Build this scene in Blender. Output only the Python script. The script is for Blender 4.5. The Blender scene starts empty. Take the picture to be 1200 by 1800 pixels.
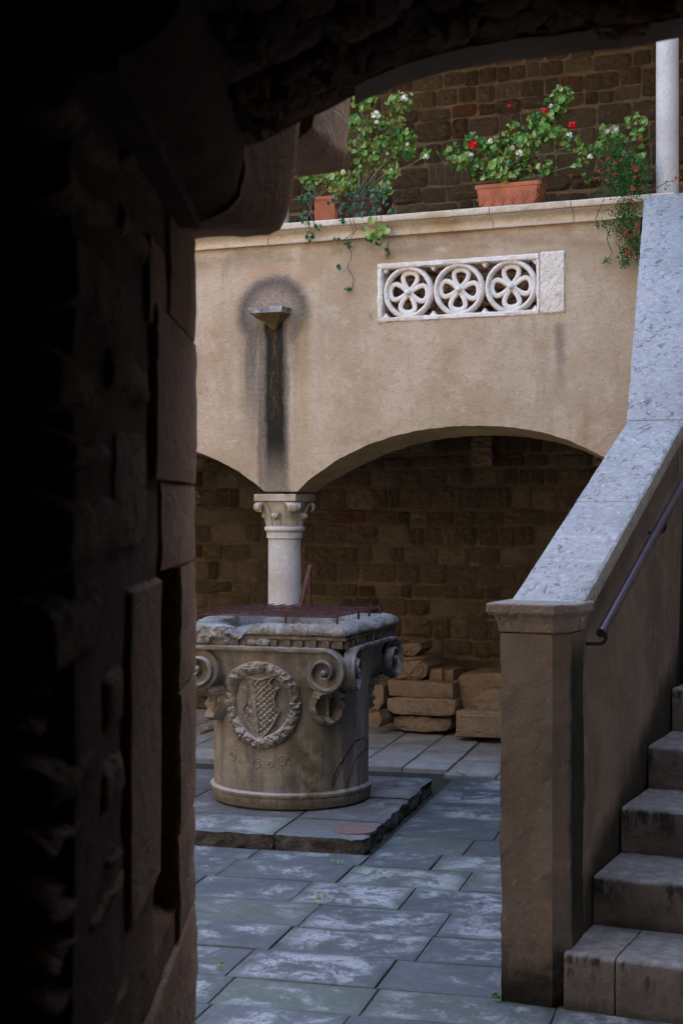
import bpy, bmesh, math, random
from math import sin, cos, pi, radians, sqrt, atan2, hypot, exp, floor
from mathutils import Vector, Matrix, noise
R = random.Random(7)
scene = bpy.context.scene
C = scene.collection

# ------------------------------------------------------------------ camera, sky, sun, exposure
F = 2750.0; HZ = 880.0; HC = 1.55
camd = bpy.data.cameras.new('camera'); cam = bpy.data.objects.new('camera', camd); C.objects.link(cam)
cam.location = (0, 0, HC); cam.rotation_euler = (pi/2, 0, 0)
camd.sensor_fit = 'VERTICAL'; camd.sensor_height = 36; camd.lens = F/1800*36
camd.shift_y = -(900-HZ)/1800
camd.clip_start = 0.05; camd.clip_end = 300
camd.dof.use_dof = True; camd.dof.focus_distance = 8.3; camd.dof.aperture_fstop = 7.0
scene.camera = cam
world = bpy.data.worlds.new('World'); scene.world = world; world.use_nodes = True
wn = world.node_tree.nodes; wl = world.node_tree.links
bg = wn['Background']; sky = wn.new('ShaderNodeTexSky'); sky.sky_type = 'NISHITA'; sky.sun_disc = False
sun_dir = Vector((0.62, 0.50, 0.78)).normalized()          # towards the sun
sky.ozone_density = 2.2; sky.air_density = 1.2; sky.sun_elevation = math.asin(sun_dir.z); sky.sun_rotation = atan2(sun_dir.x, sun_dir.y)
wl.new(sky.outputs[0], bg.inputs[0]); bg.inputs[1].default_value = 0.15
sl = bpy.data.lights.new('sun', 'SUN'); sl.energy = 2.0; sl.angle = radians(0.5); sl.color = (1.0, .93, .82)
so = bpy.data.objects.new('sun', sl); C.objects.link(so)
so.rotation_euler = sun_dir.to_track_quat('Z', 'Y').to_euler()
vs = scene.view_settings
vs.view_transform = 'Standard'; vs.look = 'None'; vs.gamma = 1; vs.use_curve_mapping = False; vs.exposure = 3.15
scene.render.engine = 'CYCLES'
scene.cycles.max_bounces = 8; scene.cycles.diffuse_bounces = 5

# ------------------------------------------------------------------ helpers: frames of reference
class Frame:
    def __init__(s, x, y, deg, z=0):
        s.o = Vector((x, y, z)); t = radians(deg); s.deg = deg
        s.a = Vector((cos(t), -sin(t), 0)); s.b = Vector((sin(t), cos(t), 0))
    def W(s, u, v, z): return s.o + s.a*u + s.b*v + Vector((0, 0, z))
    def L(s, p): d = Vector(p)-s.o; return Vector((d.dot(s.a), d.dot(s.b), d.z))
    def hit(s, px, py, v=0.0):                # pixel ray with the vertical plane at depth v -> (u, z)
        d = Vector(((px-600)/F, 1, (HZ-py)/F)); c = Vector((0, 0, HC))
        t = ((s.o-c).dot(s.b)+v)/d.dot(s.b); p = s.L(c+d*t); return p.x, p.z
def gp(px, py, z=0.0):                        # pixel on a level plane
    Y = (HC-z)*F/(py-HZ); return Vector(((px-600)/F*Y, Y, z))
WALL = Frame(-.335, 9.2, 24); STAIR = Frame(.493, 4.85, 24); WELL = Frame(-.25, 7.83, 18, .07); PAVE = Frame(.107, 6.85, 14.5)

# ------------------------------------------------------------------ helpers: objects
def link(o, parent=None):
    C.objects.link(o)
    if parent is not None: o.parent = parent
    return o
def tag(o, label=None, cat=None, group=None, kind=None):
    if label: o['label'] = label
    if cat: o['category'] = cat
    if group: o['group'] = group
    if kind: o['kind'] = kind
    return o
def thing(name, label, cat, fr=None, loc=(0, 0, 0), rz=0.0, group=None):
    o = bpy.data.objects.new(name, None); o.empty_display_size = .1
    if fr is not None: loc = fr.o; rz = -radians(fr.deg)
    o.location = loc; o.rotation_euler = (0, 0, rz); link(o)
    return tag(o, label, cat, group)
def rz(fr): return -radians(fr.deg)
class MB:
    def __init__(s): s.v = []; s.f = []; s.m = []; s.cm = 0
    def add(s, vs_, fs_):
        n = len(s.v); s.v += [tuple(p) for p in vs_]
        for f in fs_: s.f.append([i+n for i in f]); s.m.append(s.cm)
    def box(s, x0, x1, y0, y1, z0, z1):
        s.add([(x0,y0,z0),(x1,y0,z0),(x1,y1,z0),(x0,y1,z0),(x0,y0,z1),(x1,y0,z1),(x1,y1,z1),(x0,y1,z1)],
              [(0,3,2,1),(4,5,6,7),(0,1,5,4),(1,2,6,5),(2,3,7,6),(3,0,4,7)])
    def grid(s, rows, closed_u=False, closed_v=False, flip=False):      # rows of points
        n = len(rows); m = len(rows[0]); vs_ = [p for r in rows for p in r]; fs = []
        for i in range(n if closed_v else n-1):
            for j in range(m if closed_u else m-1):
                q = (i*m+j, i*m+(j+1)%m, ((i+1)%n)*m+(j+1)%m, ((i+1)%n)*m+j)
                fs.append(q[::-1] if flip else q)
        s.add(vs_, fs)
    def lathe(s, prof, seg=48, cx=0, cy=0, caps=True):
        rows = [[(cx+r*cos(2*pi*k/seg), cy+r*sin(2*pi*k/seg), z) for k in range(seg)] for r, z in prof]
        s.grid(rows, closed_u=True)
        n = len(s.v)
        if caps:
            m = seg; top = list(range(n-m, n)); bot = list(range(n-len(prof)*m, n-len(prof)*m+m))
            s.f.append(top); s.m.append(s.cm); s.f.append(bot[::-1]); s.m.append(s.cm)
    def prism(s, poly, to3, d0, d1):          # poly 2D, to3(p, d) -> 3D
        n = len(poly); s.add([to3(p, d0) for p in poly]+[to3(p, d1) for p in poly],
            [list(range(n))[::-1], list(range(n, 2*n))]+[(i, (i+1)%n, n+(i+1)%n, n+i) for i in range(n)])
    def tube(s, pts, r, seg=6, caps=True, flat=1.0):
        pts = [Vector(p) for p in pts]; rows = []; up = Vector((0, 0, 1)); N = None
        for i, p in enumerate(pts):
            t = (pts[min(i+1, len(pts)-1)]-pts[max(i-1, 0)])
            if t.length < 1e-9: t = Vector((0, 0, 1))
            t.normalize()
            if N is None:
                N = t.cross(up)
                if N.length < .1: N = t.cross(Vector((0, 1, 0)))
            N = (N-t*N.dot(t))
            if N.length < 1e-6: N = t.orthogonal()
            N.normalize(); B = t.cross(N)
            rr = r(i/(len(pts)-1)) if callable(r) else r
            rows.append([p+N*rr*cos(2*pi*k/seg)+B*rr*flat*sin(2*pi*k/seg) for k in range(seg)])
        n0 = len(s.v); s.grid(rows, closed_u=True); n1 = len(s.v)
        if caps:
            s.f.append(list(range(n0, n0+seg))[::-1]); s.m.append(s.cm)
            s.f.append(list(range(n1-seg, n1))); s.m.append(s.cm)
    def ball(s, c, r, seg=8, rings=6, sc=(1, 1, 1)):
        rows = []
        for i in range(rings+1):
            t = -pi/2+pi*i/rings
            rows.append([(c[0]+r*sc[0]*cos(t)*cos(2*pi*k/seg), c[1]+r*sc[1]*cos(t)*sin(2*pi*k/seg), c[2]+r*sc[2]*sin(t)) for k in range(seg)])
        s.grid(rows, closed_u=True)
    def mesh(s, name, mats, smooth=False, fix=True):
        me = bpy.data.meshes.new(name); me.from_pydata(s.v, [], s.f)
        if not isinstance(mats, (list, tuple)): mats = [mats]
        for m in mats: me.materials.append(m)
        me.polygons.foreach_set('material_index', s.m)
        if fix:
            bm = bmesh.new(); bm.from_mesh(me)
            bmesh.ops.remove_doubles(bm, verts=bm.verts, dist=1e-5)
            bmesh.ops.recalc_face_normals(bm, faces=bm.faces); bm.to_mesh(me); bm.free()
        if smooth:
            me.polygons.foreach_set('use_smooth', [True]*len(me.polygons))
            if smooth != 'all' and hasattr(me, 'set_sharp_from_angle'): me.set_sharp_from_angle(angle=radians(42))
        me.update(); return me
    def build(s, name, mats, parent=None, smooth=False, loc=None, fix=True):
        o = bpy.data.objects.new(name, s.mesh(name, mats, smooth, fix)); link(o, parent)
        if loc is not None: o.location = loc
        return o
def part(name, me, parent, loc=(0, 0, 0), rot=(0, 0, 0), sc=(1, 1, 1)):
    o = bpy.data.objects.new(name, me); link(o, parent)
    o.location = loc; o.rotation_euler = rot; o.scale = sc; return o
def copy_tree(o, parent=None):
    c = o.copy(); C.objects.link(c); c.parent = parent
    for ch in list(o.children): copy_tree(ch, c)
    return c
def fbm(x, y, z, o=4): return noise.fractal(Vector((x, y, z)), 1.0, 2.0, o)
def bev(o, w=.004, seg=2, ang=40):
    m = o.modifiers.new('bevel', 'BEVEL'); m.width = w; m.segments = seg; m.limit_method = 'ANGLE'; m.angle_limit = radians(ang); return o

# ------------------------------------------------------------------ helpers: node materials
class S:
    def __init__(s, m, sock): s.m = m; s.k = sock
    def _op(s, op, o=None, swap=False, clamp=False):
        n = s.m.nt.nodes.new('ShaderNodeMath'); n.operation = op; n.use_clamp = clamp
        a, b = (o, s) if swap else (s, o)
        for i, q in enumerate((a, b)):
            if q is None: continue
            if isinstance(q, S): s.m.nt.links.new(q.k, n.inputs[i])
            else: n.inputs[i].default_value = q
        return S(s.m, n.outputs[0])
    def __add__(s, o): return s._op('ADD', o)
    __radd__ = __add__
    def __sub__(s, o): return s._op('SUBTRACT', o)
    def __rsub__(s, o): return s._op('SUBTRACT', o, True)
    def __mul__(s, o): return s._op('MULTIPLY', o)
    __rmul__ = __mul__
    def __truediv__(s, o): return s._op('DIVIDE', o)
    def abs(s): return s._op('ABSOLUTE')
    def sqrt(s): return s._op('SQRT')
    def max(s, o): return s._op('MAXIMUM', o)
    def min(s, o): return s._op('MINIMUM', o)
    def clamp(s): return s._op('ADD', 0.0, clamp=True)
    def ss(s, lo, hi, a=0.0, b=1.0):
        n = s.m.nt.nodes.new('ShaderNodeMapRange'); n.interpolation_type = 'SMOOTHSTEP'
        inv = hi < lo
        if inv: lo, hi, a, b = hi, lo, b, a
        for i, q in enumerate((s, lo, hi, a, b)):
            if isinstance(q, S): s.m.nt.links.new(q.k, n.inputs[i])
            else: n.inputs[i].default_value = q
        return S(s.m, n.outputs[0])
class Mat:
    def __init__(s, name, rough=.85, spec=.3):
        s.mat = bpy.data.materials.new(name); s.mat.use_nodes = True; s.nt = s.mat.node_tree
        s.b = s.nt.nodes['Principled BSDF']; s.b.inputs['Roughness'].default_value = rough
        s.b.inputs['Specular IOR Level'].default_value = spec
        s.tc = s.nt.nodes.new('ShaderNodeTexCoord'); s.oi = s.nt.nodes.new('ShaderNodeObjectInfo')
        s.obj = s.tc.outputs['Object']; s.rnd = S(s, s.oi.outputs['Random'])
        s.geo = s.nt.nodes.new('ShaderNodeNewGeometry')
    def vec(s, base=None, scale=(1, 1, 1), rand=False):
        n = s.nt.nodes.new('ShaderNodeMapping'); s.nt.links.new(base or s.obj, n.inputs[0]); n.inputs['Scale'].default_value = scale
        if rand:
            c = s.nt.nodes.new('ShaderNodeCombineXYZ')
            for i, k in enumerate((37.0, 91.0, 53.0)): s.nt.links.new((s.rnd*k).k, c.inputs[i])
            s.nt.links.new(c.outputs[0], n.inputs['Location'])
        return n.outputs[0]
    def noise(s, sc, det=4, rough=.55, v=None, dist=0.0, col=False):
        n = s.nt.nodes.new('ShaderNodeTexNoise'); s.nt.links.new(v or s.obj, n.inputs['Vector'])
        n.inputs['Scale'].default_value = sc; n.inputs['Detail'].default_value = det; n.inputs['Roughness'].default_value = rough
        n.inputs['Distortion'].default_value = dist
        return S(s, n.outputs[1 if col else 0])
    def vor(s, sc, v=None, feat='F1'):
        n = s.nt.nodes.new('ShaderNodeTexVoronoi'); s.nt.links.new(v or s.obj, n.inputs['Vector']); n.inputs['Scale'].default_value = sc
        n.feature = feat; return S(s, n.outputs['Distance'])
    def xyz(s, base=None):
        n = s.nt.nodes.new('ShaderNodeSeparateXYZ'); s.nt.links.new(base or s.obj, n.inputs[0])
        return [S(s, n.outputs[i]) for i in range(3)]
    def comb(s, *q):
        n = s.nt.nodes.new('ShaderNodeCombineXYZ')
        for i, k in enumerate(q):
            if isinstance(k, S): s.nt.links.new(k.k, n.inputs[i])
            else: n.inputs[i].default_value = k
        return n.outputs[0]
    def mix(s, f, a, b, mode='MIX'):
        n = s.nt.nodes.new('ShaderNodeMix'); n.data_type = 'RGBA'; n.blend_type = mode
        for i, q in ((0, f), (6, a), (7, b)):
            if isinstance(q, S): s.nt.links.new(q.k, n.inputs[i])
            elif i == 0: n.inputs[0].default_value = q
            else: n.inputs[i].default_value = (*q, 1)
        return S(s, n.outputs[2])
    def color(s, c):
        if isinstance(c, S): s.nt.links.new(c.k, s.b.inputs['Base Color'])
        else: s.b.inputs['Base Color'].default_value = (*c, 1)
    def bump(s, h, dist=.01, st=1.0, prev=None):
        n = s.nt.nodes.new('ShaderNodeBump'); n.inputs['Distance'].default_value = dist; n.inputs['Strength'].default_value = st
        s.nt.links.new(h.k, n.inputs['Height'])
        if prev: s.nt.links.new(prev, n.inputs['Normal'])
        s.nt.links.new(n.outputs[0], s.b.inputs['Normal']); return n.outputs[0]
    def rough(s, r): s.nt.links.new(r.k, s.b.inputs['Roughness'])

# ------------------------------------------------------------------ materials
def m_plaster():
    m = Mat('arcade_plaster', .92, .2); u, v, z = m.xyz()
    n1 = m.noise(1.6, 5, .6); n2 = m.noise(7, 5, .6); n3 = m.noise(90, 3, .6); st = m.noise(3, 4, .6, m.vec(scale=(3, 3, .35)))
    c = m.mix(n1.ss(.32, .66), (.42, .325, .215), (.56, .46, .345))
    c = m.mix(st.ss(.5, .68)*.6, c, (.38, .315, .225))
    c = m.mix(n2.ss(.52, .66)*.45, c, (.60, .51, .38))
    c = m.mix(m.noise(24, 5, .75).ss(.50, .66)*.45, c, (.33, .255, .165))
    c = m.mix(m.noise(46, 5, .8).ss(.60, .66)*.35, c, (.66, .57, .44))
    c = m.mix(m.noise(2.3, 4, .6, m.vec(scale=(1, 1, 1.3))).ss(.55, .68)*.5, c, (.37, .235, .13))
    c = m.mix(n3.ss(.25, .75)*.18, c, (.22, .18, .14))
    # damp band below the cornice
    zb = z+(n2-.5)*.12
    c = m.mix(zb.ss(2.84, 3.0)*.65*m.noise(2.5, 4, .6, m.vec(scale=(1, 1, 2))).ss(.42, .58), c, (.25, .185, .11))
    hair = m.noise(3.5, 4, .7, m.vec(scale=(1, 1, .7)), 1.5); c = m.mix((hair-.5).abs().ss(.006, .001)*m.noise(2, 2).ss(.52, .6)*.5, c, (.18, .14, .10))
    # sooty ring round the little bracket and the run of dirt below it
    u0, z0 = WALL.hit(480, 545); wob = (m.noise(5, 4, .6)-.5)+(m.noise(22, 5, .75)-.5)*.55
    zz0 = z0-.03; e = (((u-u0)*(1/.235))*((u-u0)*(1/.235)) + ((z-zz0)*(1/.235))*((z-zz0)*(1/.235))).sqrt()+wob*.16
    fine = m.noise(60, 3, .7).ss(.2, .8)
    ring = e.ss(1.18, .82)*(e.ss(.40, .95)*.30+.60)*z.ss(z0-.40, z0-.05)
    u1, z1 = WALL.hit(487, 860)
    uu = (u-u0-.0)+wob*.05
    zt = z.ss(z0+.06, z0-.12)
    lw = (uu+.13).abs().ss(.13, .02)*zt*z.ss(z1+.15, z1+.8)*.8
    rw = (uu-.155).abs().ss(.10, .02)*zt*z.ss(z1+.5, z1+.95)*.55
    band = ((uu+.0).abs().ss(.125, .085)*zt*(z.ss(z1-.2, z1+.35)*.35+.55)*.85).max((uu+.06).abs().ss(.14, .06)*zt*z.ss(z1+.05, z1+.6)*.62)
    dripn = m.noise(14, 5, .7, m.vec(scale=(2.2, 1, .13))); soot = (ring.max((lw.max(rw))*(dripn.ss(.3, .55)*.5+.5)).max(band*(dripn.ss(.3, .5)*.3+.72)))*(fine*.35+.75)
    c = m.mix(soot.clamp(), c, (.05, .05, .052))
    yr = (uu-.20).abs().ss(.06, .0)*zt*z.ss(z1+.1, z1+.5)*.4
    c = m.mix(yr, c, (.42, .29, .12))
    core = (uu-.004+(z-z0)*.015).abs().ss(.078, .045)*z.ss(z0+.0, z0-.1)*z.ss(z1+.02, z1+.30)
    c = m.mix((core*(dripn.ss(.25, .45)*.22+.78)).clamp(), c, (.022, .02, .015))
    moss = m.noise(24, 6, .85, m.vec(scale=(1.6, 1, .7))).ss(.46, .62)*(uu-.008+wob*.06).abs().ss(.045, .008)*z.ss(z0-.02, z0-.1)*z.ss(z1+.3, z1+.6)
    c = m.mix(moss*.6, c, (.15, .11, .04))
    # worn granular patch above the bracket
    g = e.ss(.85, .45)*z.ss(z0-.08, z0+.0)
    c = m.mix(g*m.noise(60, 2, .6).ss(.45, .53)*.8, c, (.36, .27, .21))
    # orange bloom over the ring, grey run beside the tracery panel
    c = m.mix(e.ss(1.45, 1.15)*e.ss(1.0, 1.15)*z.ss(z0+.05, z0+.25)*.55, c, (.47, .29, .17))
    u2, z2 = WALL.hit(985, 560)
    g2 = (u-u2+wob*.04).abs().ss(.05, .0)*z.ss(z2+.02, z2-.06)*z.ss(z2-.5, z2-.15)*.6
    c = m.mix(g2, c, (.15, .13, .11))
    # pale runs and darker edge along the arch
    pale = m.noise(6, 3, .5, m.vec(scale=(1, 1, .12))).ss(.6, .72)*z.ss(2.7, 2.3)
    c = m.mix(pale*.25, c, (.55, .48, .40))
    m.color(c)
    pits = m.vor(9, m.vec(scale=(1, 1, 1.7))).ss(.05, .025)*m.noise(2.0, 2).ss(.55, .6)
    m.bump(n3*.5+m.noise(28, 4, .7)*.9+n2*.8-pits*1.5, .008, .9); return m.mat
def m_stone(name, c1, c2, c3, dirt=(.10, .085, .06), dirtamt=.4, sc=1.0, bumpd=.006, rough=.85, rand=True, grain=70, orange=0.0):
    m = Mat(name, rough, .25); v = m.vec(rand=rand)
    n1 = m.noise(4*sc, 5, .6, v); n2 = m.noise(16*sc, 5, .65, v); n3 = m.noise(grain*sc, 3, .6, v)
    c = m.mix(n1.ss(.3, .7), c1, c2)
    if rand: c = m.mix(m.rnd.ss(.55, 1.0)*.8, c, c3)
    else: c = m.mix(m.noise(2.2*sc, 3, .6, v).ss(.5, .7), c, c3)
    if orange:
        r2 = S(m, m.oi.outputs['Random'])*7.31; fr = r2._op('FRACT'); c = m.mix(fr.ss(1-orange-.03, 1-orange)*.85, c, (.34, .15, .065))
    c = m.mix(n2.ss(.48, .7)*dirtamt, c, dirt)
    c = m.mix(n3.ss(.35, .7)*.25, c, dirt)
    m.color(c); fac = m.vor(13*sc, m.vec(rand=rand, scale=(1, 1, 1.6))) if bumpd > .02 else m.vor(9*sc, v, 'DISTANCE_TO_EDGE').ss(.0, .06)*.15
    m.bump(n2*.8+n3*.35+n1*.8+fac, bumpd*2.2, .9); return m.mat
def m_plain(name, c, rough=.85, var=.25, sc=12, bumpd=.003, metal=0.0, rand=False, c2=None):
    m = Mat(name, rough, .3); v = m.vec(rand=rand)
    d = tuple(q*(1-var*1.6) for q in c) if c2 is None else c2
    n = m.noise(sc, 5, .6, v); m.color(m.mix(n.ss(.3, .7), c, d)); m.b.inputs['Metallic'].default_value = metal
    m.bump(m.noise(sc*5, 3, .6, v)+n, bumpd, .8); return m.mat
def m_paving(name, base, wear, warm=None):
    m = Mat(name, .6, .45); v = m.vec(rand=True)
    g = m.xyz(m.tc.outputs['Generated'])
    n1 = m.noise(2.6, 6, .72, v, .6); n2 = m.noise(11, 5, .75, v, .4); n3 = m.noise(48, 4, .75, v)
    edge = ((g[0]-.5).abs().max((g[1]-.5).abs())+(n2-.5)*.18).ss(.5, .3)
    w = (n1*.75+n2*.35+(m.rnd-.5)*.12)
    wear_m = (w+(n3-.5)*.34+(n2-.5)*.2).ss(.53, .66)*(edge*.65+.35)
    c = m.mix(n1.ss(.3, .7), base, tuple(q*1.45 for q in base))
    r3 = (m.rnd*5.17)._op('FRACT')
    c = m.mix(r3.ss(.5, 1.0)*.3, c, tuple(q*1.7 for q in base))
    c = m.mix(m.noise(1.3, 3, .5, m.vec(m.tc.outputs['Object'], rand=True)).ss(.55, .7)*.5, c, (base[0]*.85, base[1]*1.05, base[2]*.8))
    c = m.mix((wear_m*(n3.ss(.3, .55)*.5+.5))*.66, c, wear)
    c = m.mix(n3.ss(.56, .68)*.6, c, (.045, .05, .052))
    c = m.mix(n2.ss(.56, .68)*.4, c, (.07, .075, .075))
    c = m.mix((edge.ss(.25, .0))*.35, c, (.05, .06, .05))
    if warm: c = m.mix(warm[1], c, warm[0])
    m.color(c); m.rough(n2.ss(.3, .7, .42, .72)+wear_m*.2)
    m.bump(n2*.9+n3*.35+wear_m*.3, .006, .7); return m.mat
def m_stair_plaster():
    m = Mat('old_brown_plaster', .9, .2); u, v, z = m.xyz()
    n1 = m.noise(2.2, 5, .65); n2 = m.noise(9, 5, .65); n3 = m.noise(80, 3, .6); stv = m.noise(4, 4, .6, m.vec(scale=(3, 3, .4)))
    c = m.mix(n1.ss(.3, .7), (.11, .092, .074), (.20, .168, .138))
    c = m.mix(stv.ss(.5, .72)*.5, c, (.20, .15, .11)); c = m.mix(n2.ss(.55, .75)*.4, c, (.075, .06, .048))
    c = m.mix(m.noise(6, 5, .75).ss(.55, .65)*.35, c, (.26, .22, .18))
    c = m.mix(m.noise(34, 3, .6).ss(.64, .72)*.5, c, (.25, .2, .16))
    wob = n2-.5
    # green-black run behind the newel post, damp foot
    g = (v-.150+wob*.07).abs().ss(.11, .065)*z.ss(1.2, 1.02)*z.ss(.05, .3, .6, 1.0)*u.ss(.15, .19)
    c = m.mix((g*.95).clamp(), c, (.012, .016, .011))
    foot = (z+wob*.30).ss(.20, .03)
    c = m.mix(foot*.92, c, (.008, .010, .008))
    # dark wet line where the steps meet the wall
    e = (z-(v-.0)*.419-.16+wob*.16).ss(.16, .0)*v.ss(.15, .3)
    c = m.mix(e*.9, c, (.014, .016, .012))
    pl = m.noise(5, 4, .65).ss(.60, .68)*z.ss(.6, 1.2)*v.ss(.7, 1.3)
    c = m.mix(pl*.6, c, (.30, .27, .23))
    m.color(c); m.bump(n2*1.0+n3*.3+n1*.8, .012, .8); return m.mat
def m_coping():
    m = Mat('weathered_coping_stone', .8, .3); n1 = m.noise(3, 5, .6); n2 = m.noise(38, 4, .7); sp = m.noise(30, 3, .75, m.vec(scale=(1, .55, 1)), .8); n4 = m.noise(120, 2, .6)
    c = m.mix(n1.ss(.3, .7), (.29, .30, .305), (.40, .41, .415))
    c = m.mix(n2.ss(.38, .62)*.6, c, (.25, .24, .23)); c = m.mix(sp.ss(.55, .63)*.8*m.noise(4, 3, .6).ss(.30, .55), c, (.10, .095, .09))
    c = m.mix(m.noise(45, 4, .7).ss(.56, .68)*.6, c, (.56, .56, .56))
    c = m.mix(n1.ss(.55, .7)*.3, c, (.33, .28, .23))
    m.color(c); m.bump(n2*.6+sp*.8+n4*.2, .006, .8); return m.mat
def m_well():
    m = Mat('well_stone', .85, .3); u, v, z = m.xyz()
    n1 = m.noise(3.2, 5, .6); n2 = m.noise(13, 5, .65); n3 = m.noise(75, 3, .65); st = m.noise(6, 5, .65, m.vec(scale=(2.4, 2.4, .22)))
    c = m.mix(n1.ss(.3, .7), (.165, .148, .118), (.265, .24, .195))
    c = m.mix(st.ss(.42, .62)*.8, c, (.11, .107, .10)); c = m.mix(n2.ss(.5, .7)*.45, c, (.34, .29, .22))
    c = m.mix(st.ss(.35, .2)*.4, c, (.30, .20, .11))
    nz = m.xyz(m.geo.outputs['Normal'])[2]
    c = m.mix((nz.ss(.15, .7))*.75, c, (.42, .42, .41))                    # paler where the faces turn upward
    g = ((u-.20+(n2-.5)*.12).abs()).ss(.16, .02)*z.ss(.55, .25)*n2.ss(.35, .6)*v.ss(-.1, -.25)
    c = m.mix(g*.85, c, (.07, .058, .015))                                  # mossy run below the corner leaf
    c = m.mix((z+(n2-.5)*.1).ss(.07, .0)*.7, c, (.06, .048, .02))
    c = m.mix(n3.ss(.55, .7)*.5, c, (.09, .08, .065))
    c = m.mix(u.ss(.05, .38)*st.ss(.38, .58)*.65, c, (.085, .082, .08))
    c = m.mix(m.noise(40, 4, .7).ss(.62, .7)*.6, c, (.05, .045, .03))
    m.color(c); m.bump(n2*.9+n3*.4+n1*.5, .009, .9); return m.mat
def m_leaf(name, c1, c2, c3, edge=None, trans=.25):
    m = Mat(name, .5, .35); n = m.noise(40, 2, .5, m.vec(rand=True))
    r = m.rnd; c = m.mix(r.ss(.15, .6), c1, c2); c = m.mix(r.ss(.78, .9), c, c3); c = m.mix(n.ss(.5, .7)*.35, c, c3)
    if edge:
        x, y, z = m.xyz(); d = (x*x+y*y).sqrt(); c = m.mix((d+(n-.5)*.016).ss(.016, .024)*.42, c, edge)
    m.color(c)
    t = m.nt.nodes.new('ShaderNodeBsdfTranslucent'); m.nt.links.new(c.k, t.inputs[0])
    mx = m.nt.nodes.new('ShaderNodeMixShader'); mx.inputs[0].default_value = trans
    out = m.nt.nodes['Material Output']; m.nt.links.new(m.b.outputs[0], mx.inputs[1]); m.nt.links.new(t.outputs[0], mx.inputs[2]); m.nt.links.new(mx.outputs[0], out.inputs[0])
    return m.mat
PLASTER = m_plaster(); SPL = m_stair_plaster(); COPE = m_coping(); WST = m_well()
SOFFIT = m_plain('ochre_soffit_plaster', (.46, .34, .15), .9, .2, 5, c2=(.32, .24, .13))
RUB = m_stone('rubble_stone', (.26, .19, .115), (.52, .40, .26), (.66, .53, .36), dirt=(.05, .035, .02), dirtamt=.75, sc=1.5, bumpd=.022, orange=.02)
RUBUP = m_stone('gallery_rubble_stone', (.19, .135, .08), (.36, .265, .165), (.44, .34, .22), dirt=(.05, .032, .02), dirtamt=.7, sc=1.5, bumpd=.022, orange=.035)
PMORT = m_plain('dark_mortar', (.11, .055, .03), .95, .3, 14, .008); MORT = m_plain('brown_mortar', (.19, .135, .085), .95, .3, 14, .008)
PAVEM = m_paving('grey_paving', (.075, .087, .098), (.46, .485, .51)); PAVEG = m_paving('greenish_paving', (.088, .105, .102), (.42, .45, .46))
PAVEF = m_paving('arcade_paving', (.25, .235, .22), (.46, .45, .44)); PLATM = m_paving('platform_stone', (.10, .11, .115), (.36, .38, .40))
STEPM = m_paving('step_stone', (.11, .105, .10), (.24, .23, .225))
JOINT = m_plain('joint_earth', (.05, .055, .042), .95, .3, 20)
WHITE = m_stone('white_limestone', (.76, .73, .67), (.84, .82, .78), (.68, .62, .53), dirt=(.35, .28, .2), dirtamt=.34, rand=False, grain=90, bumpd=.004)
CORN = m_stone('cornice_limestone', (.60, .53, .42), (.70, .64, .53), (.48, .36, .22), dirt=(.25, .18, .10), dirtamt=.35, rand=False, bumpd=.003)
COLM = m_stone('column_stone', (.52, .50, .47), (.66, .65, .63), (.50, .45, .38), dirt=(.30, .27, .23), dirtamt=.25, rand=False, grain=110, bumpd=.004)
CAPM = m_stone('capital_stone', (.44, .38, .29), (.58, .54, .46), (.36, .26, .14), dirt=(.12, .10, .07), dirtamt=.5, rand=False, sc=2, bumpd=.003)
RIMM = m_stone('eroded_rim_stone', (.30, .30, .29), (.46, .46, .45), (.20, .165, .12), dirt=(.07, .065, .06), dirtamt=.6, rand=False, sc=2.2, bumpd=.012)
BRKT = m_stone('mossy_bracket_stone', (.13, .09, .03), (.22, .18, .12), (.40, .38, .35), dirt=(.03, .025, .012), dirtamt=.7, rand=False, sc=4, bumpd=.004)
PILE = m_stone('sandy_fragment_stone', (.24, .165, .10), (.33, .24, .155), (.38, .29, .20), dirt=(.10, .06, .03), dirtamt=.5, sc=1.6, bumpd=.007)
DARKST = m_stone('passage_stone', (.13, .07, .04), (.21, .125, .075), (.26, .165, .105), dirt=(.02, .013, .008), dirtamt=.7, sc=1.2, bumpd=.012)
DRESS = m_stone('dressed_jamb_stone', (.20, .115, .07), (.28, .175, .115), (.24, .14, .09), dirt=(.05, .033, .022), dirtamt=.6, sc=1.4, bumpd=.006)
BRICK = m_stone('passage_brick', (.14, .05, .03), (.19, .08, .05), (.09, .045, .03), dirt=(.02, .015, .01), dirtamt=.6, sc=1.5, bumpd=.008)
RUST = m_plain('rusty_iron', (.10, .038, .03), .75, .3, 30, .002, c2=(.045, .02, .017))
RAILM = m_plain("handrail_metal", (.085, .065, .085), .38, .15, 20, .0005, metal=.6)
TERRA = m_plain('terracotta', (.46, .155, .075), .8, .2, 9, .002, rand=True)
DPOT = m_plain('dark_pot', (.09, .03, .025), .7, .3, 9, .002)
SLATE = m_plain('grey_slate', (.13, .15, .17), .6, .2, 9, .001)
SOIL = m_plain('soil', (.03, .02, .015), .95, .3, 60, .006)
STEM = m_plain('green_stem', (.14, .17, .05), .6, .3, 30); WOODY = m_plain('woody_stem', (.20, .15, .10), .8, .3, 30)
GER = m_leaf('geranium_leaf', (.04, .17, .03), (.17, .34, .05), (.42, .52, .18), edge=(.32, .42, .22))
GERY = m_leaf('yellowing_leaf', (.22, .26, .04), (.34, .36, .08), (.40, .42, .16))
SED = m_leaf('sedum_leaf', (.04, .13, .075), (.09, .22, .13), (.16, .30, .13), trans=.15)
BUSH = m_leaf('small_bush_leaf', (.03, .13, .025), (.07, .22, .035), (.16, .32, .06))
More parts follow.
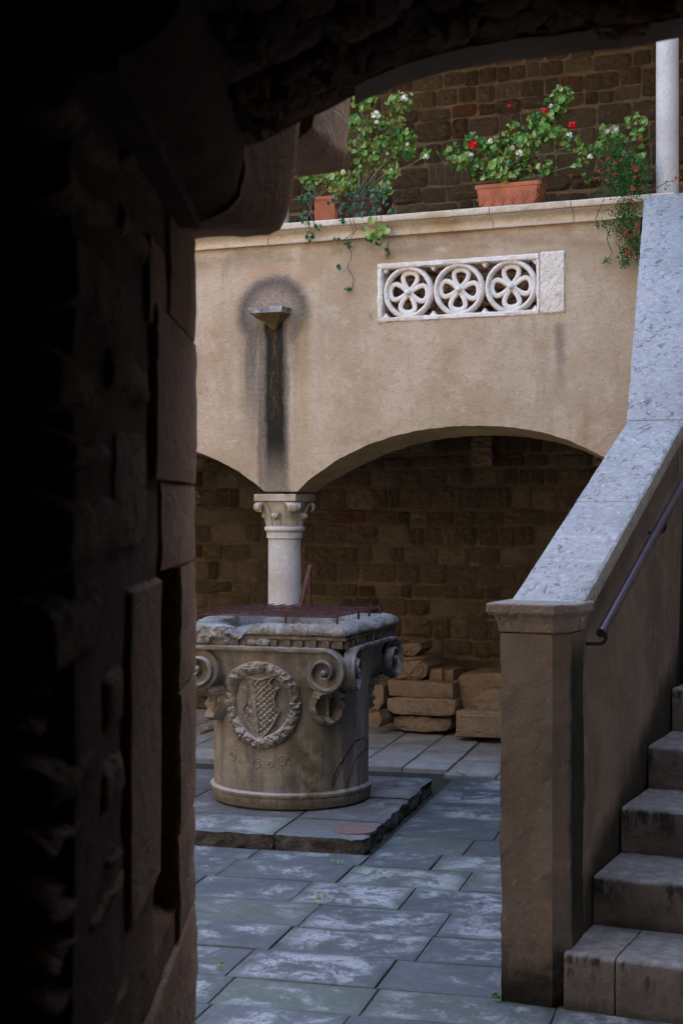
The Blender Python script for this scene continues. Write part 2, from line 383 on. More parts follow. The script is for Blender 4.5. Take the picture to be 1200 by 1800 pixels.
REDF = m_plain('red_petal', (.75, .015, .02), .6, .2, 40); PINKF = m_plain('small_red_petal', (.70, .03, .05), .6, .2, 40)
WHF = m_plain('cream_petal', (.78, .78, .60), .6, .1, 40); CRACK = m_plain('crack_shadow', (.012, .01, .008), 1, .1, 10)
PINK = m_stone('pink_disc_stone', (.17, .115, .11), (.21, .15, .14), (.16, .13, .12), dirt=(.06, .045, .04), dirtamt=.6, rand=False, bumpd=.003)
TUFA = m_stone('rough_white_block', (.74, .69, .60), (.82, .79, .72), (.62, .53, .40), dirt=(.45, .36, .24), dirtamt=.3, rand=False, sc=3, bumpd=.004)
LIME = m_plain('pale_render', (.62, .56, .46), .9, .15, 4); OCHREW = m_plain('sunlit_house_render', (.44, .34, .25), .9, .1, 3)
ROOFM = m_plain('old_timber', (.08, .05, .03), .9, .3, 9); IRONW = m_plain('vent_iron', (.05, .035, .03), .7, .2, 20)

def m_step():
    m = Mat('stained_step_stone', .65, .4); v = m.vec(rand=True); g = m.xyz(m.tc.outputs['Generated']); nz = m.xyz(m.geo.outputs['Normal'])[2]
    n1 = m.noise(5, 5, .65, v); n2 = m.noise(22, 5, .7, v); n3 = m.noise(80, 3, .6, v); dr = m.noise(13, 4, .7, m.vec(scale=(1, .1, .25), rand=True))
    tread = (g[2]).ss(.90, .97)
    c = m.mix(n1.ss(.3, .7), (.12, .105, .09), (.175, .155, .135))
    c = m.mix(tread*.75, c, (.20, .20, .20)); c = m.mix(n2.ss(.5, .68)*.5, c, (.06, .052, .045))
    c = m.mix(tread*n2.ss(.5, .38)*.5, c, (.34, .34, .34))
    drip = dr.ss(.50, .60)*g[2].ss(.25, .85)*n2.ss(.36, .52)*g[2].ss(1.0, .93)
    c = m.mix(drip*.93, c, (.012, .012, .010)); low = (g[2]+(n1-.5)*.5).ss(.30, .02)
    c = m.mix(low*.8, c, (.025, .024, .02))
    m.color(c); m.bump(n2+n3*.3+n1*.6, .008, .8); return m.mat
STEPM = m_step()
CAPN = m_stone('newel_cap_stone', (.20, .17, .15), (.29, .26, .24), (.23, .18, .15), dirt=(.10, .08, .065), dirtamt=.5, rand=False, sc=1.4)
PSIDE = m_stone('damp_platform_edge', (.06, .055, .045), (.13, .125, .115), (.09, .08, .06), dirt=(.02, .02, .015), dirtamt=.7, rand=False, sc=2.5, bumpd=.014)

# ================================================================== THE SETTING
# ground: dark joint bed under the slabs
g = MB(); g.add([(-40, -20, -.008), (40, -20, -.008), (40, 60, -.008), (-40, 60, -.008)], [(0, 1, 2, 3)])
tag(g.build('ground', JOINT), kind='structure')

def slab_mesh(w, d, h, seed, j=.003):
    rr = random.Random(seed); b = .0022
    c = [(-w/2+rr.uniform(0, j), -d/2+rr.uniform(0, j)), (w/2-rr.uniform(0, j), -d/2+rr.uniform(0, j)),
         (w/2-rr.uniform(0, j), d/2-rr.uniform(0, j)), (-w/2+rr.uniform(0, j), d/2-rr.uniform(0, j))]
    pts = []
    for i in range(4):                      # chipped corners and wavering edges
        p, q = c[i], c[(i+1) % 4]; L = hypot(q[0]-p[0], q[1]-p[1]); ch = rr.uniform(.002, .010)
        nrm = ((q[1]-p[1])/L, -(q[0]-p[0])/L)
        for t in (ch/L, .3, .62, 1-ch/L*.8):
            k = rr.uniform(-.002, .0); pts.append((p[0]+(q[0]-p[0])*t+nrm[0]*k, p[1]+(q[1]-p[1])*t+nrm[1]*k))
    n = len(pts); m = MB(); tz = [rr.uniform(-.0012, .0012) for _ in pts]
    ins = [(x*(1-b*2/w), y*(1-b*2/d)) for x, y in pts]
    m.add([(x, y, -h) for x, y in pts]+[(x, y, -b*.8) for x, y in pts]+[(x, y, tz[i]) for i, (x, y) in enumerate(ins)],
          [(i, (i+1) % n, n+(i+1) % n, n+i) for i in range(n)]+[(n+i, n+(i+1) % n, 2*n+(i+1) % n, 2*n+i) for i in range(n)]+[tuple(range(2*n, 3*n))])
    return m
pav = thing('paving', None, None, PAVE); pav['kind'] = 'structure'
count = 0
def inview(p, mx=60):
    if p.y < .5: return False
    x = 600+F*p.x/p.y; y = HZ-F*(p.z-HC)/p.y
    return -mx < x-330 < 600+mx*3 and y < 1800+mx*3
def place_slab(fr, u0, u1, v0, v1, z, mats, parent, name='paving_slab', zj=.0018):
    global count
    count += 1; w, d = u1-u0, v1-v0
    o = slab_mesh(w, d, .05, count).build(name, mats, parent)
    o.location = ((u0+u1)/2, (v0+v1)/2, z+R.uniform(-zj, zj)); o.rotation_euler = (R.uniform(-.003, .003), R.uniform(-.003, .003), R.uniform(-.004, .004)); return o
# right field: courses running across, seen in the photograph at about 0.33 m spacing
def vline(px, py): return PAVE.L(gp(px, py)).y
cv = sorted([vline(800, y) for y in (1800, 1748, 1694, 1648, 1605, 1565, 1531, 1503, 1474, 1440, 1412, 1388, 1367)])
cv = [cv[0]-.70, cv[0]-.36]+cv
cv2 = [cv[-1]+.33*i for i in range(1, 6)]
firstjoint = {}
useam = PAVE.L(gp(566, 1585)).x            # the long joint between left and right field
rowend = {2: 2.0}
jl = [(634, 1760), (676, 1725), (710, 1671), (779, 1620), (807, 1585), (742, 1548), (842, 1517), (790, 1488), (850, 1456), (905, 1425), (770, 1400), (850, 1378)]
plat_r = .02
for i in range(len(cv)-1):
    v0, v1 = cv[i], cv[i+1]
    j = PAVE.L(gp(*jl[max(0, min(i-1, len(jl)-1))])).x
    us = [j-3.0]
    w = 0
    left = -2.1 if v1 < .02 else plat_r+.006
    edges = [left]; x = j
    while x > left+.25: x -= R.uniform(.48, .62)
    x += .0
    pts = []; y = j
    while y > left+.22: pts.append(y); y -= R.uniform(.40, .52)
    y = j+R.uniform(.46, .6)
    while y < 2.6: pts.append(y); y += R.uniform(.40, .54)
    edges += sorted(pts); edges.append(y)
    for a_, b_ in zip(edges, edges[1:]):
        if not inview(PAVE.W((a_+b_)/2, (v0+v1)/2, 0), 160): continue
        place_slab(PAVE, a_, b_, v0, v1, 0, PAVEM if R.random() < .85 else PAVEG, pav)
# strips left of the platform corner where a course is cut by the platform
for i in range(len(cv)-1):
    if cv[i] < -.03 and cv[i+1] >= .02:
        x = plat_r
        while x > -2.0:
            w = R.uniform(.42, .58); place_slab(PAVE, x-w, x, cv[i], -.006, 0, PAVEM, pav); x -= w
# arcade floor beyond the well platform: pale narrow slabs running away from the viewer
kv = PAVE.L(gp(720, 1356)).y
kr = PAVE.L(gp(783, 1362)).x
x = kr; k = 0
js = [kr, PAVE.L(gp(707, 1355)).x, PAVE.L(gp(651, 1336)).x]
us = js+[js[-1]-.29*i for i in range(1, 9)]
for a_, b_ in zip(us[1:], us):
    v = kv; k += 1; ln = [.62, .95, .75, 1.2] if k % 2 else [.9, .6, 1.0, .9]
    for l in ln: place_slab(PAVE, a_, b_, v, v+l, .018, PAVEF, pav, zj=.001); v += l
x = kr
for w in (.30, .28, .32, .3, .3, .3):
    v = cv[-1]; ln = [.5, .8, .9, .9] if int(w*100) % 4 else [.8, .7, 1.0, .7]
    for l in ln: place_slab(PAVE, x, x+w, v, v+l, .012, PAVEF, pav, zj=.001); v += l
    x += w
# gravel strip in front of the raised arcade floor
m = MB(); n = 90; rows = []
for j in range(6):
    rows.append([(kr-.05-2.6*i/n, kv-.004-.075*j/5, -.02+.018*fbm(i*.9, j*1.1, 3)) for i in range(n+1)])
m.grid(rows); tag(m.build('gravel_strip', m_plain('gravel', (.16, .15, .14), .95, .35, 60, .01), None, smooth=True), kind='structure')
o = bpy.data.objects['gravel_strip']; o.location = PAVE.o; o.rotation_euler = (0, 0, rz(PAVE))

# ------------------------------------------------------------------ well platform
plat = thing('well_platform', 'low square stone platform with a broken right edge under the carved well head', 'platform', PAVE)
pu = [-1.62, -1.05, -.42, 0.0]; PD = 1.52
def rough_block(u0, u1, v0, v1, z0, z1, seed, amp=.012, rough_edges=True, seg=.03, side_mat=False):
    m = MB(); nu = max(2, int((u1-u0)/seg)); nv = max(2, int((v1-v0)/seg)); nz = 4
    def P(i, j, k):
        x = u0+(u1-u0)*i/nu; y = v0+(v1-v0)*j/nv; z = z0+(z1-z0)*k/nz
        d = 0 if not rough_edges else amp*(fbm(x*9+seed, y*9, z*14, 4)); dd = amp*1.3*fbm(x*26, y*26+seed, z*30, 3)
        if i == 0: x += 0
        if i == nu and u1 > -.01: x += (d*1.2+dd*.7)-.008
        if i == nu and u1 > -.01 and k < nz: x += .5*dd*(nz-k)/nz
        if j == 0 and v0 < .01: y -= d*1.2+dd
        if k == nz: z += amp*.12*fbm(x*5, y*5, seed, 3)
        if k == nz and ((j == 0 and v0 < .01) or (i == nu and u1 > -.01)): z -= abs(dd)*.7+.003
        return (x, y, z)
    m.grid([[P(i, j, nz) for i in range(nu+1)] for j in range(nv+1)])
    m.cm = 1 if side_mat else 0
    m.grid([[P(i, 0, k) for i in range(nu+1)] for k in range(nz+1)])
    m.grid([[P(nu, j, k) for j in range(nv+1)] for k in range(nz+1)])
    m.grid([[P(i, nv, k) for i in range(nu+1)] for k in range(nz+1)])
    m.grid([[P(0, j, k) for j in range(nv+1)] for k in range(nz+1)])
    return m
for i in range(3):
    for j, (v0, v1) in enumerate([(0, .36), (.36, .93), (.93, PD)]):
        rough_block(pu[i]+.004, pu[i+1]-(.004 if i < 2 else 0), v0+(.003 if j else 0), v1-.003, -.01, .07+R.uniform(-.003, .003), 3*i+j, side_mat=True).build('platform_slab', [PLATM, PSIDE], plat, smooth=True)
dp = PAVE.L(gp(622, 1459, .07))
m = MB(); m.lathe([(.098, .064), (.098, .0745), (.085, .0760), (.07, .0735)], 40); m.build('pink_disc', PINK, plat, smooth=True).location = (dp.x, dp.y, 0)
dp = PAVE.L(gp(708, 1378, .07))
m = MB(); m.lathe([(.10, .064), (.10, .0735), (.088, .0750), (.07, .0725)], 40); m.build('worn_disc', PLATM, plat, smooth=True).location = (dp.x, dp.y, 0)

# ------------------------------------------------------------------ rubble walls
def stone_variant(seed, nx=11, nz=8):
    """rounded block, unit size, rough front at y=-1, back at 0"""
    m = MB()
    def fr(i, k):
        x = -.5+i/nx; z = -.5+k/nz
        ex = min(i, nx-i)/nx; ez = min(k, nz-k)/nz
        ed = min(1, min(ex*5.5, ez*4.6)); round_ = 1-(1-ed)**2
        corner = .02*((1-min(1, ex*4))*(1-min(1, ez*4)))
        x -= corner*(1 if x > 0 else -1)*2; z -= corner*(1 if z > 0 else -1)*2
        wx = .035*fbm(x*2.2+seed*7, z*2.2, 1, 3); wz = .05*fbm(x*2.2, z*2.2+seed*5, 7, 3)
        y = -(.30+.70*round_)*(1+.95*fbm(x*3.6+seed*3.1, z*3.0, seed, 5))
        return (x+wx*(1-ed), y, z+wz*(1-ed))
    rows = [[fr(i, k) for i in range(nx+1)] for k in range(nz+1)]
    m.grid(rows)
    ring = [(i, 0) for i in range(nx)]+[(nx, k) for k in range(nz)]+[(i, nz) for i in range(nx, 0, -1)]+[(0, k) for k in range(nz, 0, -1)]
    a = [fr(*q) for q in ring]; b = [(x, .0, z) for x, y, z in a]; n = len(a)
    m.add(a+b, [(i, (i+1) % n, n+(i+1) % n, n+i) for i in range(n)])
    return m
SV = [stone_variant(s) for s in range(16)]
def vmeshes(mat, tagname): return [v.mesh('%s_block' % tagname, mat, smooth=False) for v in SV]
def rubble_wall(name, label, mat, z0, z1, u0, u1, vv, vis, depth=.3, rows=(.090, .160), wid=(.09, .25)):
    t = thing(name, label, 'wall', WALL)
    m = MB(); m.box(u0-1.6, u1+2.0, vv, vv+depth, z0, z1); m.build('mortar', MORT, t)
    ms = vmeshes(mat, name); rest = MB(); z = z0+.01; n = 0
    while z < z1-.06:
        h = R.uniform(*rows); h = min(h, z1-z)
        u = u0-.4-R.uniform(0, .2)
        while u < u1+.4:
            w = R.uniform(*wid)*(1.25 if R.random() < .15 else 1)
            if R.random() < .1: w = R.uniform(.08, .12)
            p = WALL.W(u+w/2, vv, z+h/2); px = 600+F*p.x/p.y; py = HZ-F*(p.z-HC)/p.y
            g = R.uniform(.008, .020); dz = R.uniform(-.008, .008); hh = h-g*R.uniform(.7, 1.4)
            d = R.uniform(.025, .055); k = R.randrange(16); ry = R.uniform(-.025, .025)
            if vis(px, py):
                part('stone', ms[k], t, (u+w/2, vv+.004, z+h/2+dz), (0, ry, 0), ((w-g)*R.choice((1, 1, -1)), d, hh)); n += 1
            else:
                rest.add([(u+w/2+x*(w-g), vv+.004+y*d, z+h/2+dz+q*hh) for x, y, q in SV[k].v], SV[k].f)
            u += w
        z += h
    tag(rest.build('outer_stones', mat, t, smooth=False, fix=False), kind='stuff')
    print(name, 'stones', n); return t
VB = 1.85
ul, _ = WALL.hit(330, 900, VB); ur, _ = WALL.hit(1180, 900, VB)
lowwall = rubble_wall('rubble_wall', 'rough rubble stone wall in the shade behind the arcade column', RUB, 0, 2.12, ul, ur, VB,
    lambda x, y: 345 < x < 1065 and 745 < y < 1300)
upwall = rubble_wall('gallery_wall', 'dark rubble stone wall of the upper gallery behind the flower pots', RUBUP, 2.22, 5.0, ul+.1, ur+.3, VB,
    lambda x, y: 500 < x < 1200 and 40 < y < 400)
u0, z0 = WALL.hit(847, 793, VB-.12)
m = rough_block(-.075, .075, -.12, .10, -.10, .10, 5, .01); m.build('projecting_stone', RUB, lowwall, smooth=True, loc=(u0, VB, z0))

# ------------------------------------------------------------------ arcade wall with arches, tracery panel hole
TH = .27
aw = thing('arcade_wall', 'beige plastered gallery parapet wall on low arches with a sooty stain', 'wall', WALL)
R_arch = [(522, 864), (540, 846), (565, 827), (600, 804), (650, 780), (700, 764), (750, 754), (800, 749), (850, 748), (900, 751), (950, 759), (1000, 774), (1040, 793), (1070, 808)]
L_arch = [(465, 864), (452, 853), (438, 842), (420, 829), (400, 818), (380, 808), (352, 796)]
ra = [WALL.hit(*p) for p in R_arch]; la = [WALL.hit(*p) for p in L_arch]
# mirror the right arch past its crown so that it comes down to the next column
mid = 1.02
cr = max(ra, key=lambda p: p[1])
full_r = ra+[(2*cr[0]-u+.06, z) for u, z in ra[:6][::-1] if 2*cr[0]-u+.06 > ra[-1][0]+.03]
cz = cr[1]
left_full = la+[(la[-1][0]-.25, la[-1][1]+.07), (la[-1][0]-.6, cz-.02), (la[-1][0]-.95, cz), (la[-1][0]-1.5, cz-.06), (la[-1][0]-2.1, 1.6)]
low = sorted(left_full)+sorted(full_r)
def smooth_low(u): return smooth_low0(u)+(.0035*fbm(u*14, 2, 5, 4) if low[0][0] < u < low[-1][0] else 0)
def smooth_low0(u):
    if u < low[0][0] or u > low[-1][0]: return 1.6
    for p, q in zip(low, low[1:]):
        if p[0] <= u <= q[0]:
            t = (u-p[0])/max(1e-6, q[0]-p[0]); return p[1]+(q[1]-p[1])*t
ZT = 3.075
pn = [WALL.hit(*p) for p in ((664, 467), (946, 444), (946, 552), (664, 567))]
hu0, hu1 = pn[0][0], pn[1][0]; hz1 = (pn[0][1]+pn[1][1])/2; hz0 = (pn[2][1]+pn[3][1])/2
print('panel', hu0, hu1, hz0, hz1, 'crown', cz)
ug = sorted(set([low[0][0], low[-1][0]]+[round(low[0][0]+(low[-1][0]-low[0][0])*i/260, 4) for i in range(261)]+[p[0] for p in low]+[hu0, hu1]))
m = MB(); sf = MB()
def lift(u): return .045*min(1, max(0, (smooth_low(u)-1.60)/.2))
for ua, ub in zip(ug, ug[1:]):
    if ub-ua < 1e-5: continue
    za, zb = smooth_low(ua), smooth_low(ub)
    inhole = ua >= hu0-1e-4 and ub <= hu1+1e-4
    segs = [((za, zb), (hz0, hz0)), ((hz1, hz1), (ZT, ZT))] if inhole else [((za, zb), (ZT, ZT))]
    for (a0, a1), (b0, b1) in segs:
        m.add([(ua, 0, a0), (ub, 0, a1), (ub, 0, b1), (ua, 0, b0)], [(0, 1, 2, 3)])
        m.add([(ua, TH, a0), (ub, TH, a1), (ub, TH, b1), (ua, TH, b0)], [(3, 2, 1, 0)])
    if inhole:
        m.add([(ua, 0, hz0), (ub, 0, hz0), (ub, TH, hz0), (ua, TH, hz0)], [(0, 1, 2, 3)]); m.add([(ua, 0, hz1), (ub, 0, hz1), (ub, TH, hz1), (ua, TH, hz1)], [(3, 2, 1, 0)])
    if not (ub <= R_arch[0][0] and False):
        sf.add([(ua, 0.001, za), (ub, 0.001, zb), (ub, TH, zb-lift(ub)), (ua, TH, za-lift(ua))], [(0, 1, 2, 3)])
        sf.add([(ua, TH, za-lift(ua)), (ub, TH, zb-lift(ub)), (ub, TH+.01, zb+.1), (ua, TH+.01, za+.1)], [(0, 1, 2, 3)])
m.add([(hu0, 0, hz0), (hu0, TH, hz0), (hu0, TH, hz1), (hu0, 0, hz1), (hu1, 0, hz0), (hu1, TH, hz0), (hu1, TH, hz1), (hu1, 0, hz1)], [(0, 1, 2, 3), (4, 5, 6, 7)])
m.add([(low[0][0], 0, ZT), (low[-1][0], 0, ZT), (low[-1][0], TH, ZT), (low[0][0], TH, ZT)], [(0, 1, 2, 3)])
m.build('plaster_face', PLASTER, aw, fix=True)
sf.build('arch_soffit', SOFFIT, aw, fix=True)
# cornice stones
prof = [(.0, .0), (-.026, .0), (-.028, .010), (-.028, .016), (-.020, .020), (-.022, .034), (-.034, .050), (-.054, .060), (-.060, .064), (-.060, .070), (-.084, .072), (-.088, .078), (-.088, .102), (-.082, .108), (.30, .108), (.30, .0)]
cu = [WALL.hit(x, 400)[0] for x in (200, 345-60, 474, 680, 868, 1010, 1190)]
for i, (a_, b_) in enumerate(zip(cu, cu[1:])):
    m = MB(); nseg = 14; rows = []
    for k in range(nseg+1):
        u = a_+.002+(b_-a_-.004)*k/nseg; ch = .004*fbm(u*7, i, 0, 3)
        rows.append([(u, y+ch*(1 if y < 0 else 0), ZT-.02+.002+z+(ch if z > .1 else 0)*.6) for y, z in prof])
    m.grid(rows, closed_u=True); m.f.append(list(range(len(prof)))); m.m.append(0); m.f.append(list(range(nseg*len(prof), (nseg+1)*len(prof)))[::-1]); m.m.append(0)
    m.build('cornice_stone', CORN, aw, smooth=True)
ZC = ZT-.02+.002+.108           # top of the cornice, about 3.165
# gallery floor and roof
m = MB(); m.box(-4, 3.2, TH+.012, VB-.002, 2.13, 2.21); tag(m.build('gallery_floor', ROOFM), kind='structure').location = WALL.o; bpy.data.objects['gallery_floor'].rotation_euler = (0, 0, rz(WALL))
m = MB(); m.box(-4.5, 3.6, -.55, VB+.3, 5.02, 5.16)
ro = tag(m.build('gallery_roof', ROOFM), kind='structure'); ro.location = WALL.o; ro.rotation_euler = (0, 0, rz(WALL))

# ------------------------------------------------------------------ white tracery panel
tp = thing('tracery_panel', 'white carved stone panel of three pierced wheels set in the plaster wall', 'tracery', WALL)
fw = .030; y0_, y1_ = -.008, .09
PW = hu1-hu0; PH = hz1-hz0
def fbar(ua, ub, za, zb, name='frame_bar', seed=0):
    m = MB(); L = max(ub-ua, zb-za); n = max(4, int(L/.02)); horiz = (ub-ua) > (zb-za)
    pr = [(0, y0_+.006), (.006, y0_), (.024, y0_), (.030, y0_+.006), (.030, y1_), (0, y1_)]
    rows = []
    for i in range(n+1):
        t = i/n; r = []
        for q, y in pr:
            d = .0035*fbm(t*L*16+seed, q*40, seed, 3)
            r.append((ua+(ub-ua)*t, y+d*.6, za+(zb-za)*q/.03+d) if horiz else (ua+(ub-ua)*q/.03+d, y+d*.6, za+(zb-za)*t))
        rows.append(r)
    m.grid(rows, closed_u=True); k = len(pr); m.f.append(list(range(k))); m.m.append(0); m.f.append(list(range(n*k, n*k+k))); m.m.append(0)
    return m.build(name, WHITE, tp, smooth=True)
fbar(hu0, hu1, hz1-.028, hz1+.002, seed=1); fbar(hu0, hu1, hz0-.002, hz0+.026, seed=2)
fbar(hu0-.003, hu0+.026, hz0+.0265, hz1-.0285, seed=3); fbar(hu1-.012, hu1+.006, hz0+.0265, hz1-.0285, seed=4)
iw = (hu1-.012-hu0-.026); rr_ = iw/6
zc = (hz0+hz1)/2-.002
def ring_mesh():
    m = MB(); rows = []; n = 56; RO = rr_-.0005
    for i in range(n):
        t = 2*pi*i/n; rc = RO-.0155; row = []
        for k in range(10):
            a_ = 2*pi*k/10; d = .0022*fbm(cos(t)*3, sin(t)*3, k*.7, 3)
            q = rc+(.0155+d)*cos(a_); row.append((q*cos(t), .030*sin(a_)+.03, q*sin(t)))
        rows.append(row)
    m.grid(rows, closed_u=True, closed_v=True); return m.mesh('wheel_ring', WHITE, smooth='all')
def petal_mesh():
    RO = rr_-.031; pts = []; n = 26
    for i in range(n+1):
        t = -1+2*i/n; a_ = t*pi
        # teardrop: narrow at the hub, round outside
        rad = .012+(RO-.020)*(1+cos(a_))/2; wdt = .36*RO*sin(a_)*(.35+.75*(1+cos(a_))/2)*1.25
        pts.append((wdt, .032, rad))
    m = MB(); m.tube(pts, .0088, 8, flat=1.7); return m.mesh('petal_loop', WHITE, smooth='all')
rm, pm = ring_mesh(), petal_mesh()
bm_ = MB(); bm_.ball((0, .014, 0), .0165, 12, 8, (1, 1.1, 1)); bossm = bm_.mesh('boss', WHITE, smooth='all')
cm = MB(); cm.add([(-.020, .012, 0), (.020, .012, 0), (0, .012, -.026), (-.020, .055, 0), (.020, .055, 0), (0, .055, -.026)], [(0, 1, 2), (3, 5, 4), (0, 3, 4, 1), (1, 4, 5, 2), (2, 5, 3, 0)]); cuspm = cm.mesh('cusp', WHITE)
for i in range(3):
    cxu = hu0+.026+rr_*(2*i+1)
    wheel = part('wheel', rm, tp, (cxu, 0, zc)); sc = (PH-.050)/(2*rr_)
    wheel.scale = (1, 1, max(1.0, sc))
    off = (.10, .12, -.02)[i]
    for k in range(4): part('petal', pm, wheel, (0, 0, 0), (0, off+k*pi/2, 0))
    part('boss', bossm, wheel)
for i in range(4):
    for zz, ry in ((hz1-.0285, 0), (hz0+.0265, pi)):
        part('cusp', cuspm, tp, (hu0+.026+rr_*2*i+(.015 if i == 0 else -.012 if i == 3 else 0), 0, zz), (0, ry, 0))
bu1 = WALL.hit(993, 500)[0]
m = MB(); n = 22; kz = 34
def rb(i, k):
    u = hu1+.008+(bu1-hu1-.008)*i/n; z = hz0-.002+(PH+.012)*k/kz
    e = min(i, n-i, k, kz-k); y = -.012+.006*fbm(u*60, z*60, 2, 3) if e > 0 else .0
    return (u+.004*fbm(z*30, i, 3, 2)*(1 if i in (0, n) else 0), y, z+.005*fbm(u*24, k, 9, 2)*(1 if k in (0, kz) else 0))
m.grid([[rb(i, k) for i in range(n+1)] for k in range(kz+1)])
m.box(hu1+.010, bu1-.003, .0005, .10, hz0, hz1+.005)
m.build('rough_end_block', TUFA, tp, smooth=True)

# ------------------------------------------------------------------ bracket on the wall
br = thing('wall_bracket', 'small stepped stone bracket with a mossy underside high on the stained plaster wall', 'bracket', WALL)
bu, bz = WALL.hit(476, 546, -.05)
def frust(m, w0, w1, d0, d1, z0, z1):
    m.add([(-w0, 0, z0), (w0, 0, z0), (w0, -d0, z0), (-w0, -d0, z0), (-w1, 0, z1), (w1, 0, z1), (w1, -d1, z1), (-w1, -d1, z1)],
          [(0, 1, 2, 3), (4, 7, 6, 5), (0, 4, 5, 1), (1, 5, 6, 2), (2, 6, 7, 3), (3, 7, 4, 0)])
m = MB(); frust(m, .106, .112, .125, .13, -.020, .014); bev(m.build('top_slab', m_stone('bracket_top_stone', (.22, .22, .22), (.60, .60, .60), (.10, .10, .10), dirt=(.05, .05, .05), dirtamt=.7, rand=False, sc=5), br, loc=(bu, 0, bz)), .003)
m = MB(); frust(m, .070, .104, .075, .12, -.052, -.0205); frust(m, .045, .068, .05, .073, -.068, -.0505); frust(m, .012, .045, .006, .049, -.11, -.0685)
bev(m.build('corbel_body', BRKT, br, loc=(bu, 0, bz)), .004)

# ------------------------------------------------------------------ arcade column
col = thing('arcade_column', 'pale stone column with leaf carved capital standing behind the well', 'column', WALL)
CX, CY = WALL.hit(488, 870)[0]-.020, .135
ca = 1.59; ab = .137
m = MB(); nb = 10
m.box(-ab, ab, -ab, ab, ca-.044, ca-.001); o = m.build('abacus', CAPM, col, loc=(CX, CY, 0)); bev(o, .004)
sr = .100
m = MB(); zs = [.0, .1, .3, .6, .9, 1.1, 1.24]
m.lathe([(sr*1.02-.004*(i/12), .12+1.2*i/12) for i in range(13)]+[(sr*.985, 1.325), (sr*.985, 1.328)], 48); m.build('shaft', COLM, col, smooth=True, loc=(CX, CY, 0))
m = MB(); m.lathe([(.104, 1.325), (.108, 1.327), (.108, 1.361), (.105, 1.363), (.112, 1.366), (.120, 1.373), (.122, 1.382), (.120, 1.391), (.112, 1.398), (.10, 1.400)], 48)
m.build('neck_ring', COLM, col, smooth=True, loc=(CX, CY, 0))
m = MB(); rows = []
for i in range(9):
    t = i/8; z = 1.399+.146*t; row = []
    for k in range(48):
        a_ = 2*pi*k/48; p = 2+3*t; s_ = .098+.022*t**2
        r = s_*(abs(cos(a_))**p+abs(sin(a_))**p)**(-1/p); row.append((r*cos(a_), r*sin(a_), z))
    rows.append(row)
m.grid(rows, closed_u=True); m.build('bell', CAPM, col, smooth=True, loc=(CX, CY, 0))
def capleaf(h, w, outr, curl, wtop):
    """leaf rising against the bell in the +x direction, tip curling out and down"""
    m = MB(); rows = []; n = 14
    for i in range(n+1):
        t = i/n
        if t < .75: q = t/.75; x = .098+(outr-.098-curl)*q**1.7; z = 1.40+h*(q)
        else:
            q = (t-.75)/.25*2.6; x = outr-curl+curl*sin(q); z = 1.40+h-curl*(1-cos(q))*1.0
        ww = w*(.80+.20*(t/.75)) if t < .75 else w*(1-.45*(t-.75)/.25)
        row = []
        for j in range(9):
            s_ = -1+j/4; ridge = .008*(1-abs(s_))-.006*(1-abs(abs(s_)-.8)/.2 if abs(abs(s_)-.8) < .2 else 0)*-1
            row.append((x+ridge+.010*(1-s_*s_), s_*ww, z))
        rows.append(row)
    m.grid(rows)
    rows2 = [[(x-.014, y*.96, z-.006) for x, y, z in r] for r in rows]; m.grid(rows2, flip=True)
    for k in (0, 8): m.grid([[r[k] for r in rows], [r[k] for r in rows2]])
    m.grid([rows[-1], rows2[-1]]); return m.mesh('leaf_block', CAPM, smooth=True)
big = capleaf(.142, .056, .176, .030, .058); sml = capleaf(.078, .030, .134, .018, .034)
for k in range(4):
    part('corner_leaf', big, col, (CX, CY, 0), (0, 0, pi/4+k*pi/2)); part('middle_leaf', sml, col, (CX, CY, 0), (0, 0, k*pi/2))
m = MB(); m.lathe([(.15, .02), (.15, .06), (.13, .08), (.135, .10), (.12, .12)], 40); m.build('base', COLM, col, smooth=True, loc=(CX, CY, 0))
# second arcade column beyond the stair, and upper gallery colonnettes
c2 = copy_tree(col); c2.location = WALL.W(low[-1][0]+.1, 0, 0); c2['label'] = 'pale stone column carrying the far end of the right arch behind the stair parapet'
def upcol(px, label, w):
    u, _ = WALL.hit(px, 340, .10); t = thing('gallery_column', label, 'column', None, tuple(WALL.W(u, .10, ZC)), rz(WALL), 'slim columns on the gallery parapet')
    m = MB(); m.lathe([(w, 0), (w, .5), (w*.985, 1.2), (w*.96, 1.62)], 36); m.build('shaft', COLM, t, smooth=True)
    m = MB(); m.lathe([(w*1.02, 1.62), (w*1.2, 1.64), (w*1.1, 1.66), (w*1.5, 1.78), (w*1.6, 1.84)], 36); m.build('capital', COLM, t, smooth=True)
upcol(1172, 'tall slim white column at the top of the sloping stair coping', .060)
upcol(490, 'foot of a slim white column on the cornice left of the small terracotta pot', .060)

# ================================================================== THE WELL
well = thing('stone_well', 'square topped carved stone well head with scrolls, wreath and shield on its platform', 'well', WELL)
def wr(a_, z):                                  # body radius at angle a_ (world-local), height z above the platform
    if z < .55: return .385
    t = min(1, (z-.55)/.20); t = t*t*(3-2*t); p = 2+3.2*t; s_ = .385+.012*t+(.022*max(0, (z-.66)/.10)**2 if z > .66 else 0)
    return s_*(abs(cos(a_))**p+abs(sin(a_))**p)**(-1/p)
ZB = .77                                       # underside of the lip band
m = MB(); rows = []; prof = [(.372, 0), (.392, .012), (.398, .05), (.396, .062), (.404, .066), (.404, .078), (.394, .084), (.386, .088)]
for r0, z in prof: rows.append([(r0*cos(2*pi*k/120)*(1+.006*fbm(cos(2*pi*k/120)*4, sin(2*pi*k/120)*4, z*9, 3)), r0*sin(2*pi*k/120)*(1+.006*fbm(cos(2*pi*k/120)*4, sin(2*pi*k/120)*4, z*9, 3)), z) for k in range(120)])
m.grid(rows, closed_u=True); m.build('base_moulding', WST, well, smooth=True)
m = MB(); rows = []
